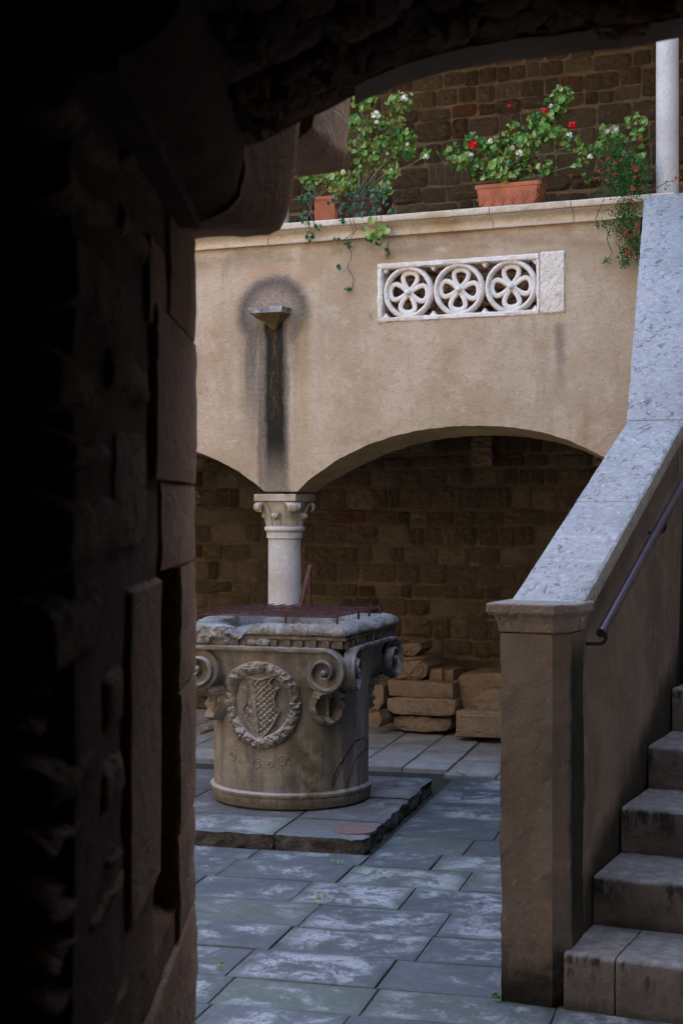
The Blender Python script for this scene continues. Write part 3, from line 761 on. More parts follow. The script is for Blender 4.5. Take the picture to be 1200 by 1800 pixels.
for i in range(41):
    z = .0885+(ZB+.012-.0885)*i/40; row = []
    for k in range(160):
        a_ = 2*pi*k/160; r = wr(a_, z)*(1+.004*fbm(cos(a_)*6, sin(a_)*6, z*9, 4)); row.append((r*cos(a_), r*sin(a_), z))
    rows.append(row)
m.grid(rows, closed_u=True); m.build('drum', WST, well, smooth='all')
def cyl(s_, z, h, phi0=-pi/2):                 # arc length s_ from the front middle, height z, proud h
    a_ = phi0+s_/.385; r = wr(a_, z)+h; return (r*cos(a_), r*sin(a_), z)
def well_hit(px, py):
    d = Vector(((px-600)/F, 1, (HZ-py)/F)); c = Vector((0, 0, HC))-Vector((WELL.o.x, WELL.o.y, 0))
    A = d.x**2+d.y**2; B = 2*(c.x*d.x+c.y*d.y); Q = c.x**2+c.y**2-.385**2; t = (-B-sqrt(max(0, B*B-4*A*Q)))/(2*A)
    p = WELL.L(Vector((0, 0, HC))+d*t); return (atan2(p.y, p.x)+pi/2)*.385, p.z
def patch(name, hf, s0, s1, z0, z1, ns, nz, mat, phi0=-pi/2):
    m = MB(); m.grid([[cyl(s0+(s1-s0)*i/ns, z0+(z1-z0)*k/nz, hf(s0+(s1-s0)*i/ns, z0+(z1-z0)*k/nz), phi0) for i in range(ns+1)] for k in range(nz+1)])
    return m.build(name, mat, well, smooth='all', fix=False)
ws, wz = well_hit(458, 1239)
def sstep(a, b, x): t = max(0, min(1, (x-a)/(b-a))); return t*t*(3-2*t)
def wreath(s_, z):
    x, y = (s_-ws), (z-wz)*.95; r = hypot(x, y); a_ = atan2(y, x); d = (r-.170)/.030
    if abs(d) >= 1.15: return -.012
    base = .029*sqrt(max(0, 1-min(1, abs(d))**2))
    side = -1 if cos(a_) > 0 else 1
    t_ = abs((a_-pi/2+pi) % (2*pi)-pi)/pi; q = t_*15+abs(d)*.75+(.5 if d > 0 else 0)*0; fr = q % 1.0; leaf = .25+.75*fr if fr < .9 else (1-fr)*8; rib = 1 if abs(d) < .10 else 0; q2 = (t_*15+.5+(1-abs(d))*.7) % 1.0; leaf = max(leaf*(abs(d) > .3), .35+.65*q2 if abs(d) < .42 else 0)
    bands = 0
    for k in (0, pi/2, pi, -pi/2, -2.2, -.9):
        dd = abs((a_-k+pi) % (2*pi)-pi)
        if dd < .075: bands = .008
    chip = .010*fbm(x*40, y*40, 2, 3)
    return (base*(.70+.30*leaf)+.002*rib+bands+chip if abs(d) < 1.0 else -.004)
patch('wreath', wreath, ws-.21, ws+.21, wz-.215, wz+.215, 150, 150, WST)
# shield with scalloped outline, a diagonal band, chequers to the right
def shield_hw(y):                               # half width at height y, -.15 ... .145
    if y > .14 or y < -.150: return -1
    if y > .085: return .060+.022*((y-.085)/.055)**2-.018*sin((y-.085)/.055*pi)
    if y > -.02: return .083-.020*sin((y+.02)/.105*pi)
    t = (y+.150)/.13; return .088*max(0, t)**.62
def shield(s_, z):
    x, y = (s_-ws)/1.16, (z-wz)/1.06+.004; hw = shield_hw(y)
    if hw < 0: return -.01
    d = hw-abs(x); topn = .14-.018*cos(x/.06*pi*.5)**2
    if y > topn: return -.01
    if d < 0: return -.01
    rim = .017 if (d < .010 or topn-y < .008) else 0
    if rim: return rim+.002*fbm(x*60, y*60, 3, 2)
    h = .006
    line = x+.030+(y+.15)*-.10                  # the carved bend leaning left
    b = abs(x+.022-(-y)*.16+ .0)
    if x > -.012-y*.10:
        cx_, cy_ = floor((x)/.0125), floor((y)/.0125)
        h = .0125 if (cx_+cy_) % 2 else .003
    elif b < .014: h = .016*sqrt(max(.0, 1-(b/.014)**2))+.004
    else: h = .006+.006*abs(sin(y*70+x*50))*sstep(-.12, 0, y)
    return h+.004*fbm(x*50, y*50, 5, 3)
patch('carved_shield', shield, ws-.115, ws+.115, wz-.165, wz+.155, 120, 150, WST)
# worn ribbons below the wreath
for k, (px, py, rad) in enumerate([(497, 1337, .030), (452, 1342, .026), (410, 1328, .026), (476, 1342, .018)]):
    s0, z0 = well_hit(px, py); m = MB()
    m.tube([cyl(s0+rad*(1-t/16*.6)*cos(t*.55+k), z0+rad*(1-t/16*.6)*sin(t*.55+k), .0006) for t in range(14)], .0035, 6); m.build('worn_ribbon', WST, well, smooth='all')
# lip bands ending in scrolls, one per face
FD = .405
def face_pt(k, s_, z, n):
    n2 = FD+n+.10*max(0, abs(s_)-.20); a_ = k*pi/2; x, y = s_, -n2
    return (x*cos(a_)-y*sin(a_), x*sin(a_)+y*cos(a_), z)
def band_path():
    Cs, Cz, r0 = .322, .672, .104; half = []
    for i in range(9): half.append((Cs*.96*i/9, Cz+r0))
    N_ = 54; tot = 2*pi*1.62
    for i in range(N_+1):
        t = i/N_; a_ = pi/2-tot*t; r = r0*(1-t)**.85*.86+.014+ (r0*.14-.014)*(1-t)**3; half.append((Cs+r*cos(a_), Cz+r*sin(a_)*1.0))
    return half
hp = band_path(); path = [(-s_, z) for s_, z in hp[::-1]][:-1]+hp
def lipband(k):
    m = MB(); rows = []; n = len(path)
    for i, (s_, z) in enumerate(path):
        p0, p1 = path[max(0, i-1)], path[min(n-1, i+1)]; tx, tz = p1[0]-p0[0], p1[1]-p0[1]; L = hypot(tx, tz) or 1; nx, nz = -tz/L, tx/L
        e = min(i, n-1-i)/54.0; th = .0125*(min(1, e)*.6+.4) if e < 1 else .0125; dep = .036+.010*(1-min(1, e))
        row = []
        for q, d in ((-1, -.10), (-1, .55), (-.75, .9), (0, 1.0), (.75, .9), (1, .55), (1, -.10)):
            w = 1+.10*fbm(s_*18, z*18, q+k*5, 3); row.append(face_pt(k, s_+nx*th*q*w, z+nz*th*q*w, dep*d*w if d > 0 else -.02))
        rows.append(row)
    m.grid(rows)
    for r in (rows[0], rows[-1]): m.add(r, [tuple(range(7))])
    for sg in (-1, 1):                          # eye of the scroll and the sunk disc behind it
        c = face_pt(k, sg*.322, .672, .030); m.ball(c, .017, 10, 8)
        rows = []
        for i in range(7):
            rr2 = .100*(1-i/6); rows.append([face_pt(k, sg*.322+rr2*cos(2*pi*j/28), .672+rr2*sin(2*pi*j/28), .012-.018*(1-rr2/.10)) for j in range(28)])
        m.grid(rows, closed_u=True)
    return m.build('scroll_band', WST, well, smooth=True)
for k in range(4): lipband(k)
# corner bolsters between neighbouring scrolls, and the hollow leaf under each
for k in range(4):
    a_ = -pi/4+k*pi/2
    m = MB(); rows = []
    for i in range(17):
        t = -pi/2+pi*i/16; rows.append([((.430+.072*cos(t)*cos(2*pi*j/24)*1.0)*cos(a_)-(.125*cos(t)*sin(2*pi*j/24))*sin(a_), (.430+.072*cos(t)*cos(2*pi*j/24))*sin(a_)+(.125*cos(t)*sin(2*pi*j/24))*cos(a_), .675+.098*sin(t)) for j in range(24)])
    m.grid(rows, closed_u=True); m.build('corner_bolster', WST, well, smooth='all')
    def leaf(s_, z):
        x, y = s_/.092, (z-.505)/.105
        th_ = atan2(x, y); r = hypot(x, y*(1.0 if y > 0 else .95))
        lim = .95-.07*abs(sin(th_*3.5))
        if r > lim: return -.02
        rim = sstep(lim, lim-.16, r) if False else 1-abs((r-lim*.80)/(lim*.2)) if r > lim*.6 else 0
        rib = exp(-(x/.13)**2)*.030*(1 if y < .6 else .5)
        return .006+.045*max(0, rim)*(1+.15*sin(th_*9))+rib+(.05 if y > .35 else .02*max(0, -y))*r+.004*fbm(x*4, y*4, k, 3)
    patch('corner_leaf', leaf, -.10, .10, .39, .62, 60, 66, WST, a_)
# dentil course and abacus
AH = .405
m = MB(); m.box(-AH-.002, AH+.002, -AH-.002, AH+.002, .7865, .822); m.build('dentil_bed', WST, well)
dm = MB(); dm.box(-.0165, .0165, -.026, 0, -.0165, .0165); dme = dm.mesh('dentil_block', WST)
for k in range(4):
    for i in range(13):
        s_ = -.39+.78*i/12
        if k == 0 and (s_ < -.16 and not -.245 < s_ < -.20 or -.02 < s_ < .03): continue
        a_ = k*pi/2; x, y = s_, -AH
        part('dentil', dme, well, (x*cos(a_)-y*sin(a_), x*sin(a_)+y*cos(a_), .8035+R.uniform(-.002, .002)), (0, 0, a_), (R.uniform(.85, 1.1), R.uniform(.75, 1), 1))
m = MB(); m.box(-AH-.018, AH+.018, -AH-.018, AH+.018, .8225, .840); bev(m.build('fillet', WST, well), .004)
# eroded rim slab: four sides round a hole, one corner block broken down over the dentils
rows = []; N = 360; HS = .436
def sq(t, hs, rnd):                            # point on a rounded square, t in 0..1
    a_ = 2*pi*t; p = rnd; r = hs*(abs(cos(a_))**p+abs(sin(a_))**p)**(-1/p); return r*cos(a_), r*sin(a_)
m = MB()
sec = [(0, .841), (1, .846), (1.0, .862), (.99, .882), (.955, .897), (.90, .902), (.80, .899), (.72, .892), (.70, .84)]
for w_, z in sec:
    row = []
    for i in range(N):
        t = i/N; ox, oy = sq(t, HS, 60); ix, iy = sq(t, .30, 5)
        if w_ == 0: x, y = ox*.93, oy*.93
        else: f = (w_-.70)/.30; x, y = ix+(ox-ix)*f, iy+(oy-iy)*f
        e = 1 if w_ > .9 else .5
        d = e*(.014*fbm(x*14, y*14, z*20, 4)+.008*fbm(x*44, y*44, z*60, 4)); s_ = x; zz = z
        if z > .87: zz += .009*fbm(x*9, y*9, 1, 4)+.006*fbm(x*40, y*40, 7, 4)-.006
        if y < -.2 and z > .85:                # the notch worn by ropes near the front middle
            nb_ = exp(-((x+.115)/.042)**2); zz -= .042*nb_; 
        if y < -.3 and x < -.03: 
            q = sstep(-.03, -.10, x); zz -= .012*q*(z > .87); d += .012*q*fbm(x*20, z*30, 4, 3)
        l = hypot(x, y) or 1; row.append((x+x/l*d, y+y/l*d, zz))
    rows.append(row)
m.grid(rows, closed_u=True); m.build('eroded_rim', RIMM, well, smooth='all')
# broken mass over the dentils on the left of the front face
m = MB(); n = 44
def bk(i, k):
    s_ = -.44+.30*i/n; z = .792+.085*k/12
    e = sstep(-.14, -.20, s_)*(1 if k > 0 else .6)
    if -.255 < s_ < -.185 and z < .826: e *= .2
    return (s_, -AH-.004-(.040+.016*fbm(s_*26, z*34, 3, 4))*e, z+.006*fbm(s_*20, 3, z*9, 3))
m.grid([[bk(i, k) for i in range(n+1)] for k in range(13)]); m.build('broken_edge', RIMM, well, smooth='all')
m = MB()
for s_ in (-.045, .0, .02): m.ball((s_, -AH-.016, .808), .024, 8, 6, (1.2, .8, .8))
m.build('broken_lump', RIMM, well, smooth='all')
# shaft hollow
m = MB(); m.lathe([(.295, .80), (.29, .3)], 40, caps=False); m.add([(-.25, -.25, .3), (.25, -.25, .3), (.25, .25, .3), (-.25, .25, .3)], [(0, 1, 2, 3)]); m.build('shaft_lining', JOINT, well)
# cracks
def crack(pts, w=.0022):
    P_ = []; hp_ = [well_hit(*p) for p in pts]
    for p, q in zip(hp_, hp_[1:]):
        for i in range(6): t = i/6; P_.append((p[0]+(q[0]-p[0])*t+.004*fbm(p[0]*30+t*9, q[1]*9, 1, 3), p[1]+(q[1]-p[1])*t+.004*fbm(t*9, p[1]*30, 5, 3)))
    m = MB(); m.tube([cyl(s_, z, .0002) for s_, z in P_], lambda t: w*(.55+.6*abs(sin(t*17))), 5); m.build('crack', CRACK, well)
crack([(643, 1300), (638, 1297), (625, 1302), (617, 1313), (603, 1335), (594, 1348), (586, 1365), (583, 1385)], .0026)
crack([(643, 1300), (647, 1312), (640, 1318), (627, 1331), (618, 1352), (612, 1372), (609, 1390)], .0018)
crack([(605, 1333), (598, 1352), (590, 1370), (582, 1394)], .0016)

# iron grille lying on the rim
gr = thing('iron_grille', 'rusty iron grille of crossed bars lying over the well mouth', 'grille', WELL)
G = .357; GZ = .928
def gbar(name, p, q, r=.0042, par=None, flat=.6): m = MB(); m.tube([p, q], r, 6, flat=flat); return m.build(name, RUST, par or gr, smooth=False)
for i in range(12):
    v = -G+2*G*i/11; gbar('cross_bar', (-G, v, GZ+R.uniform(-.001, .001)), (G, v+R.uniform(-.004, .004), GZ+R.uniform(-.001, .001)))
for i in range(12):
    u = -G+2*G*i/11; gbar('long_bar', (u, -G, GZ+.008), (u+R.uniform(-.004, .004), G, GZ+.008))
for u, v in ((G, -G), (G, -.02), (G, .16), (G, G), (-G, -G), (-G, G), (0.1, -G)): gbar('foot', (u, v, GZ-.032), (u, v, GZ+.012), .006, flat=1)
# lifting stay: a leaning flat bar against an upright
def gl(px, py, Y): return WELL.L(Vector(((px-600)/F*Y, Y, HC-(py-HZ)/F*Y)))
a1, a2, a3 = gl(526, 1066, 8.02), gl(545, 992, 8.10), gl(542, 1066, 8.12)
m = MB(); w = .010
m.add([(a1.x-w, a1.y, a1.z), (a1.x+w, a1.y, a1.z), (a2.x+w, a2.y, a2.z), (a2.x-w, a2.y, a2.z), (a1.x-w, a1.y+.006, a1.z), (a1.x+w, a1.y+.006, a1.z), (a2.x+w, a2.y+.006, a2.z), (a2.x-w, a2.y+.006, a2.z)],
      [(0, 1, 2, 3), (7, 6, 5, 4), (0, 4, 5, 1), (1, 5, 6, 2), (2, 6, 7, 3), (3, 7, 4, 0)]); m.build('leaning_stay', RUST, gr)
m = MB(); m.box(a3.x-.008, a3.x+.010, a3.y, a3.y+.014, GZ-.005, a2.z-.004); m.build('upright_stay', RUST, gr)

# ================================================================== stair parapet, steps, handrail
def zcop(v): return 1.169+.419*v
PWD = .195
par = thing('stair_parapet', 'brown plastered stair parapet with broad speckled pale coping rising to the gallery', 'parapet', STAIR)
VBEND = 1.684; ZBEND = 1.875; UE, VE, ZE = -.361, 3.55, 3.155
def stair_wall():
    m = MB(); nv = 60; nzz = 26
    def side(u, amp):
        rows = []
        for k in range(nzz+1):
            row = []
            for i in range(nv+1):
                v = .20+(VBEND-.20)*i/nv; zt = zcop(v)-.085; z = zt*k/nzz
                row.append((u+amp*fbm(v*4, z*4, 3, 4), v, z))
            rows.append(row)
        return rows
    m.grid(side(PWD, .010)); m.grid(side(.0, .003))
    m.box(.003, PWD-.012, .205, VBEND, 0, 1.1)
    top = [[(u, .20+(VBEND-.20)*i/nv, zcop(.20+(VBEND-.20)*i/nv)-.085) for i in range(nv+1)] for u in (0, PWD)]; m.grid(top)
    # upper leg of the wall
    L_ = [(0, VBEND, ZBEND-.085), (UE, VE, ZE-.085)]; off = PWD
    vs_ = []
    for (u, v, z) in L_: vs_ += [(u, v, 0), (u+off, v, 0), (u+off, v, z), (u, v, z)]
    m.add(vs_, [(0, 1, 2, 3), (4, 7, 6, 5), (0, 4, 5, 1), (1, 5, 6, 2), (2, 6, 7, 3), (3, 7, 4, 0)])
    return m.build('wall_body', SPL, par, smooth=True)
stair_wall()
# newel post with a chamfered inner arris and wavering old plaster
m = MB(); sec = [(0, .20), (0, 0), (.04, 0), (.08, 0), (.125, 0), (.165, -.002), (.168, .006), (.205, .048), (.207, .12), (.207, .20)]
rows = []
for k in range(41):
    z = 1.14*k/40; row = []
    for i, (u, v) in enumerate(sec):
        d = .006*fbm(u*9+i, z*5, v*9, 4); d2 = .004*fbm(z*22, i*3, 1, 3)
        row.append((u+(d+d2)*(1 if i > 5 else -1 if i < 2 else 0), v-(d+.4*d2)*(1 if 0 < i < 8 else 0), z))
    rows.append(row)
m.grid(rows, closed_u=True); m.build('newel_post', SPL, par, smooth=True)
# cap: cyma under a flat slab
m = MB(); rows = []
for e, z in ((-.002, 1.142), (.004, 1.146), (.007, 1.170), (.013, 1.190), (.026, 1.200), (.030, 1.206), (.030, 1.228), (.027, 1.233)):
    rows.append([(-e*1.35, .22, z), (-e*1.35, -e*.8, z), (.08, -e*.8, z), (.168+e*.3, -e*.8, z), (.207+e, .045, z), (.207+e, .22, z)])
m.grid(rows, closed_u=True); m.f.append(list(range(len(m.v)-6, len(m.v)))); m.m.append(0); m.f.append(list(range(6))); m.m.append(0)
bev(m.build('newel_cap', CAPN, par), .004, 2, 30)
def copestone(pts_l, off, th, over=.015):
    """pts_l: (u, v, z) along the left top edge"""
    m = MB(); rows = []; n = 12
    P_ = []; n = 40
    for p, q in zip(pts_l, pts_l[1:]):
        for i in range(n): t = i/n; P_.append(tuple(p[j]+(q[j]-p[j])*t for j in range(3)))
    P_.append(pts_l[-1])
    for (u, v, z) in P_:
        w = .003*fbm(v*9, z*9, 2, 3)+.003*fbm(v*40, z*40, 6, 3); row = []
        for du, dz in ((-over*.3, -th), (-over, -th*.75), (-over, -.008), (-over+.008, 0), (off*.33, .0), (off*.66, .0), (off+over-.008, 0), (off+over, -.008), (off+over, -th*.75), (off+over*.3, -th)):
            row.append((u+du+(w if abs(du-off/2) > off*.45 else 0), v, z+dz+w*.6))
        rows.append(row)
    m.grid(rows, closed_u=True); m.f.append(list(range(10))[::-1]); m.m.append(0); m.f.append(list(range(len(m.v)-10, len(m.v)))); m.m.append(0)
    return m
copestone([(0, .13, 1.226), (0, .90, zcop(.90)-.001)], .205, .085).build('coping_stone', COPE, par, smooth=True)
copestone([(0, .903, zcop(.903)), (0, VBEND, ZBEND)], .205, .085).build('coping_stone', COPE, par, smooth=True)
def lerp(t): return (0+(UE)*t, VBEND+(VE-VBEND)*t, ZBEND+(ZE-ZBEND)*t)
copestone([lerp(.004), lerp(.30)], .205, .085).build('coping_stone', COPE, par, smooth=True)
copestone([lerp(.302), lerp(1)], .205, .085).build('coping_stone', COPE, par, smooth=True)
# steps
st = thing('stone_staircase', 'worn grey stone steps with black stained risers climbing beside the parapet', 'staircase', STAIR)
sv = [.0, .347, .719, 1.127, 1.541, 1.92, 2.30, 2.68]; sz = [.172, .330, .485, .640, .806, .966, 1.126, 1.286]
for i in range(8):
    z0, z1 = (sz[i-1]-.02 if i else -.01), sz[i]; v0 = sv[i]; v1 = sv[i]+.44
    jn = [.205-.008, WALL and 0][0]
    cuts = [PWD+.004, {0: .36, 1: .62, 2: .60, 3: .52, 4: .45}.get(i, .6), 1.0, 1.5]
    for a_, b_ in zip(cuts, cuts[1:]):
        m = MB(); nx = 12; sec = [(0, z0), (0, z0+(z1-z0)*.5), (.0, z1-.014), (.004, z1-.005), (.013, z1), (.12, z1), (.25, z1), (v1-v0, z1)]; rows = []
        for k in range(nx+1):
            u = a_+.0025+(b_-a_-.005)*k/nx
            rows.append([(u, v0+y+.004*fbm(u*8, z*8+i, y*5, 4)+(.006*fbm(u*30, z*20, i, 3) if y < .01 else 0), z+(.003*fbm(u*7, y*7, i, 3) if z > z1-.02 else 0)) for y, z in sec])
        m.grid(rows)
        for r in (rows[0], rows[-1]): m.add(list(r)+[(r[-1][0], r[-1][1], z0)], [tuple(range(len(r)+1))])
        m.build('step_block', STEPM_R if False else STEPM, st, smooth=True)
m = MB()
for i in range(8): m.box(PWD+.01, 1.48, sv[i]+.05, 3.2, (sz[i-1] if i else -.01)-.03, sz[i]-.025)
m.build('core', JOINT, st)
# handrail
hr = thing('handrail', 'thin violet grey metal handrail fixed to the inner face of the stair parapet', 'handrail', STAIR)
def hv(v): return (PWD+.065, v, 1.131+.39*(v-.215))
m = MB(); m.tube([hv(.215), hv(.8), hv(1.5), hv(2.6)], .0155, 12); m.build('rail', RAILM, hr, smooth=True)
for vb in (.28, 1.15, 2.05):
    u, v, z = hv(vb); m = MB()
    m.tube([(u, v, z-.01), (u, v, z-.045), (u-.004, v-.004, z-.058), (u-.015, v-.01, z-.064), (PWD-.005, v-.02, z-.064)], .006, 8); m.build('rail_bracket', IRONW, hr, smooth=True)

# ================================================================== stone fragments stacked against the wall
def frag(poly, Y, depth, label, seed, amp=.006, name='stone_fragment', extra=None, roundv=.012, cut=None):
    """silhouette given by photo points, built at its real size at distance Y, facing the arcade front"""
    fr = WALL; pts = []
    c = (sum(p[0] for p in poly)/len(poly), sum(p[1] for p in poly)/len(poly))
    X = (c[0]-600)/F*Y; base = Vector((X, Y, 0)); fl = Frame(X, Y, 24)
    L_ = [fl.hit(*p) for p in poly]
    zb = min(z for u, z in L_); t = thing(name, label, 'carved stone', None, (X, Y, zb), rz(fl), 'carved stone fragments stacked against the rubble wall')
    out = []
    for i in range(len(L_)):
        p, q = L_[i], L_[(i+1) % len(L_)]; n = max(2, int(hypot(q[0]-p[0], q[1]-p[1])/.03))
        for k in range(n): tt = k/n; out.append((p[0]+(q[0]-p[0])*tt, p[1]+(q[1]-p[1])*tt))
    cu_ = sum(p[0] for p in out)/len(out); cz_ = sum(p[1] for p in out)/len(out)
    m = MB(); rows = []
    for d, ins in ((depth, 1.0), (depth*.6, 1.0), (.02, 1.0), (.006, .985), (0, .94), (-.002, .75), (-.003, .45), (-.003, .15)):
        row = []
        for u, z in out:
            w = amp*fbm(u*14+seed, z*14, d*10, 4); uu, zz = cu_+(u-cu_)*ins, cz_+(z-cz_)*ins
            row.append((uu+w, d+w*.9-roundv*(1-ins)*.3, zz-zb+w*(0.3 if zz-zb < .01 else 1)))
        rows.append(row)
    m.grid(rows, closed_u=True); m.f.append(list(range(len(m.v)-len(out), len(m.v)))); m.m.append(0)
    m.f.append(list(range(len(out)))); m.m.append(0)
    m.build('body', PILE, t, smooth=True)
    if extra: extra(t, fl, zb)
    return t
def mouldlines(lines, r=.012):
    def f(t, fl, zb):
        for (p, q, rr2) in lines:
            a_ = fl.hit(*p); b_ = fl.hit(*q); m = MB(); n = 8
            m.tube([(a_[0]+(b_[0]-a_[0])*i/n, .004+.003*fbm(i, rr2*90, 1, 2), a_[1]+(b_[1]-a_[1])*i/n-zb) for i in range(n+1)], rr2, 8); m.build('moulding', PILE, t, smooth='all')
    return f
def scrollcap(t, fl, zb):
    def P_(px, py, d=-.004): u, z = fl.hit(px, py); return (u, d, z-zb)
    for cx_, dr in ((738, 1), ):
        u, z = fl.hit(738, 1176); pts = []
        for i in range(30):
            a_ = -pi/2-i*.33; r = .036*(1-i/34); pts.append((u+r*cos(a_), -.006, z-zb+r*sin(a_)))
        m = MB(); m.tube(pts, .007, 6); m.build('volute', PILE, t, smooth='all')
    for pts in ([(700, 1160), (712, 1180), (724, 1190)], [(742, 1160), (728, 1176), (716, 1188), (704, 1192)], [(697, 1159), (745, 1158)], [(716, 1186), (735, 1190), (744, 1180)]):
        m = MB(); m.tube([P_(*p) for p in pts], .010, 6); m.build('moulding', PILE, t, smooth='all')
frag([(689, 1262), (700, 1259), (740, 1259), (790, 1263), (792, 1275), (786, 1284), (760, 1287), (720, 1286), (698, 1282), (688, 1274)], 10.25, .32, 'rough oval yellowish slab at the bottom of the middle stone stack', 1, .014)
frag([(678, 1229), (690, 1226), (788, 1228), (800, 1232), (799, 1256), (788, 1260), (690, 1255), (678, 1249)], 10.2, .34, 'moulded slab with a broken left end, second from the bottom of the middle stack', 2, .007,
     extra=mouldlines([((715, 1232), (786, 1234), .009), ((716, 1250), (786, 1255), .012)]))
frag([(680, 1195), (796, 1201), (796, 1228), (720, 1226), (683, 1223)], 10.22, .34, 'smooth flat slab with a squared face, third up in the middle stack', 3, .003)
frag([(694, 1156), (745, 1155), (746, 1166), (751, 1172), (748, 1190), (735, 1196), (700, 1194), (690, 1185), (690, 1170)], 10.3, .30, 'carved capital fragment with a curling scroll beside the well scroll', 4, .004, extra=scrollcap)
frag([(696, 1133), (712, 1131), (738, 1130), (741, 1140), (730, 1152), (700, 1154)], 10.36, .22, 'broken pale stone lump on top of the carved capital fragment', 5, .014)
frag([(754, 1177), (776, 1176), (777, 1198), (766, 1199), (754, 1197)], 10.28, .2, 'small square brown stone, left one of the pair on the smooth slab', 6, .007)
frag([(778, 1177), (796, 1177), (797, 1197), (779, 1199)], 10.28, .2, 'small square brown stone, right one of the pair on the smooth slab', 7, .006)
frag([(650, 1205), (662, 1200), (673, 1207), (674, 1235), (665, 1249), (650, 1247)], 10.3, .3, 'rounded upright stone between the well and the middle stack', 8, .008)
frag([(648, 1254), (664, 1250), (672, 1265), (666, 1278), (648, 1281)], 10.2, .3, 'low rounded stone on the paving right beside the well drum', 9, .008)
frag([(805, 1190), (812, 1184), (885, 1184), (900, 1190), (900, 1247), (820, 1247), (806, 1242)], 10.15, .36, 'large rough squared block standing on the moulded base at the right', 10, .012)
frag([(850, 1213), (866, 1210), (885, 1212), (888, 1249), (840, 1249), (834, 1240), (842, 1226)], 9.92, .10, 'small pale broken stone leaning on the large block by the stair post', 11, .010)
frag([(800, 1251), (806, 1248), (910, 1250), (914, 1300), (797, 1295), (800, 1285)], 9.9, .42, 'moulded column base block on the floor next to the stair post', 12, .004,
     extra=mouldlines([((809, 1258), (905, 1262), .012), ((808, 1268), (905, 1271), .006), ((803, 1284), (905, 1288), .010)]))
frag([(350, 1279), (364, 1277), (368, 1282), (350, 1292)], 9.6, .2, 'low dark stone on the arcade floor left of the well', 13, .004)

# ================================================================== flower pots and plants on the cornice
def leaf_mesh(mat, r=.017, lobes=5, cup=.25, name='round_leaf'):
    m = MB(); n = 16; c = (0, 0, 0); pts = []
    for i in range(n):
        a_ = 2*pi*i/n; q = r*(1-.10*abs(sin(a_*lobes/2)))*(.82 if abs(a_-pi) < .2 else 1); pts.append((q*cos(a_), q*sin(a_), r*cup*(1+.9*sin(a_*2+lobes)+.5*sin(a_*5))))
    m.add([c]+[(x*.55, y*.55, z*.35) for x, y, z in pts]+pts, [(0, 1+i, 1+(i+1) % n) for i in range(n)]+[(1+i, 1+n+i, 1+n+(i+1) % n, 1+(i+1) % n) for i in range(n)])
    return m.mesh(name, mat, smooth='all')
LV = [leaf_mesh(GER, .019, 5, .45), leaf_mesh(GER, .022, 7, .2), leaf_mesh(GER, .016, 5, -.35), leaf_mesh(GERY, .020, 5, .5), leaf_mesh(GER, .013, 5, .7), leaf_mesh(GER, .021, 6, -.15)]
def flower_mesh(mat, r, n, name):
    m = MB(); rr2 = random.Random(3)
    for k in range(n):
        d = Vector((rr2.gauss(0, 1), rr2.gauss(0, 1), rr2.gauss(.3, .8))).normalized()*r*rr2.uniform(.6, 1); t = d.orthogonal().normalized(); s_ = d.cross(t).normalized(); q = r*.55
        for a_ in range(4):
            e1 = (t*cos(a_*pi/2)+s_*sin(a_*pi/2)); e2 = (t*cos(a_*pi/2+pi/2)+s_*sin(a_*pi/2+pi/2))
            m.add([d, d+e1*q, d+(e1+e2)*q*.75+d*.3, d+e2*q], [(0, 1, 2, 3)])
    return m.mesh(name, mat, smooth='all', fix=False)
FR_ = flower_mesh(REDF, .020, 22, 'flower_cluster'); FW_ = flower_mesh(WHF, .017, 12, 'pale_cluster'); FS_ = flower_mesh(PINKF, .0085, 5, 'tiny_flower')
def wallpt(px, py, v): u, z = WALL.hit(px, py, v); return Vector(WALL.W(u, v, z))
def branch(parent, p, q, r, mat=STEM, sag=.02, name='stem'):
    m = MB(); pts = []; 
    for i in range(9):
        t = i/8; b = p.lerp(q, t); b.z += sag*sin(t*pi); b.x += .012*fbm(t*2+p.x*9, q.z*5, 1, 2); pts.append(b)
    m.tube(pts, lambda t: r*(1-.5*t), 5); m.build(name, mat, parent, smooth='all')
def geranium(label, root, tips, nleaf, seed, reds=(), whites=(), ypatch=None, group=None):
    rr2 = random.Random(seed); t = thing('geranium', label, 'plant', None, tuple(root), 0, 'geraniums along the gallery cornice'); base = Vector(root)
    for (px, py, v, rad, nl) in tips:
        tip = wallpt(px, py, v)-base; b0 = Vector((rr2.uniform(-.08, .08), rr2.uniform(-.02, .02), 0))
        branch(t, b0, tip, .0045, STEM if rr2.random() < .6 else WOODY, rr2.uniform(-.01, .03))
        for k in range(int(nl*2.1)):
            a_ = rr2.uniform(0, 2*pi); q = rad*1.15*sqrt(rr2.random()); along = rr2.random()
            d = Vector((q*cos(a_), rr2.uniform(-.8, .8)*rad*.8, q*sin(a_)*.85))
            c = tip+d
            me = LV[3] if rr2.random() < (.07 if ypatch is None else ypatch) else LV[rr2.choice((0, 1, 2, 4, 5))]
            nrm = Vector((rr2.gauss(-.1, .6), rr2.gauss(-.6, .5), rr2.gauss(.6, .5))).normalized()
            o = part('leaf', me, t, c, nrm.to_track_quat('Z', 'X').to_euler()); s_ = rr2.uniform(.6, 1.35); o.scale = (s_, s_*rr2.uniform(.8, 1), s_)
            if rr2.random() < .12:
                m = MB(); m.tube([c, tip+(c-tip)*.3-Vector((0, 0, rad*.3))], .0014, 4, caps=False); m.build('leaf_stalk', STEM, t)
    for lst, me in ((reds, FR_), (whites, FW_)):
        for (px, py, v, s_) in lst: part('flower', me, t, wallpt(px, py, v)-base, (rr2.random(), rr2.random(), rr2.random()), (s_, s_, s_))
    return t
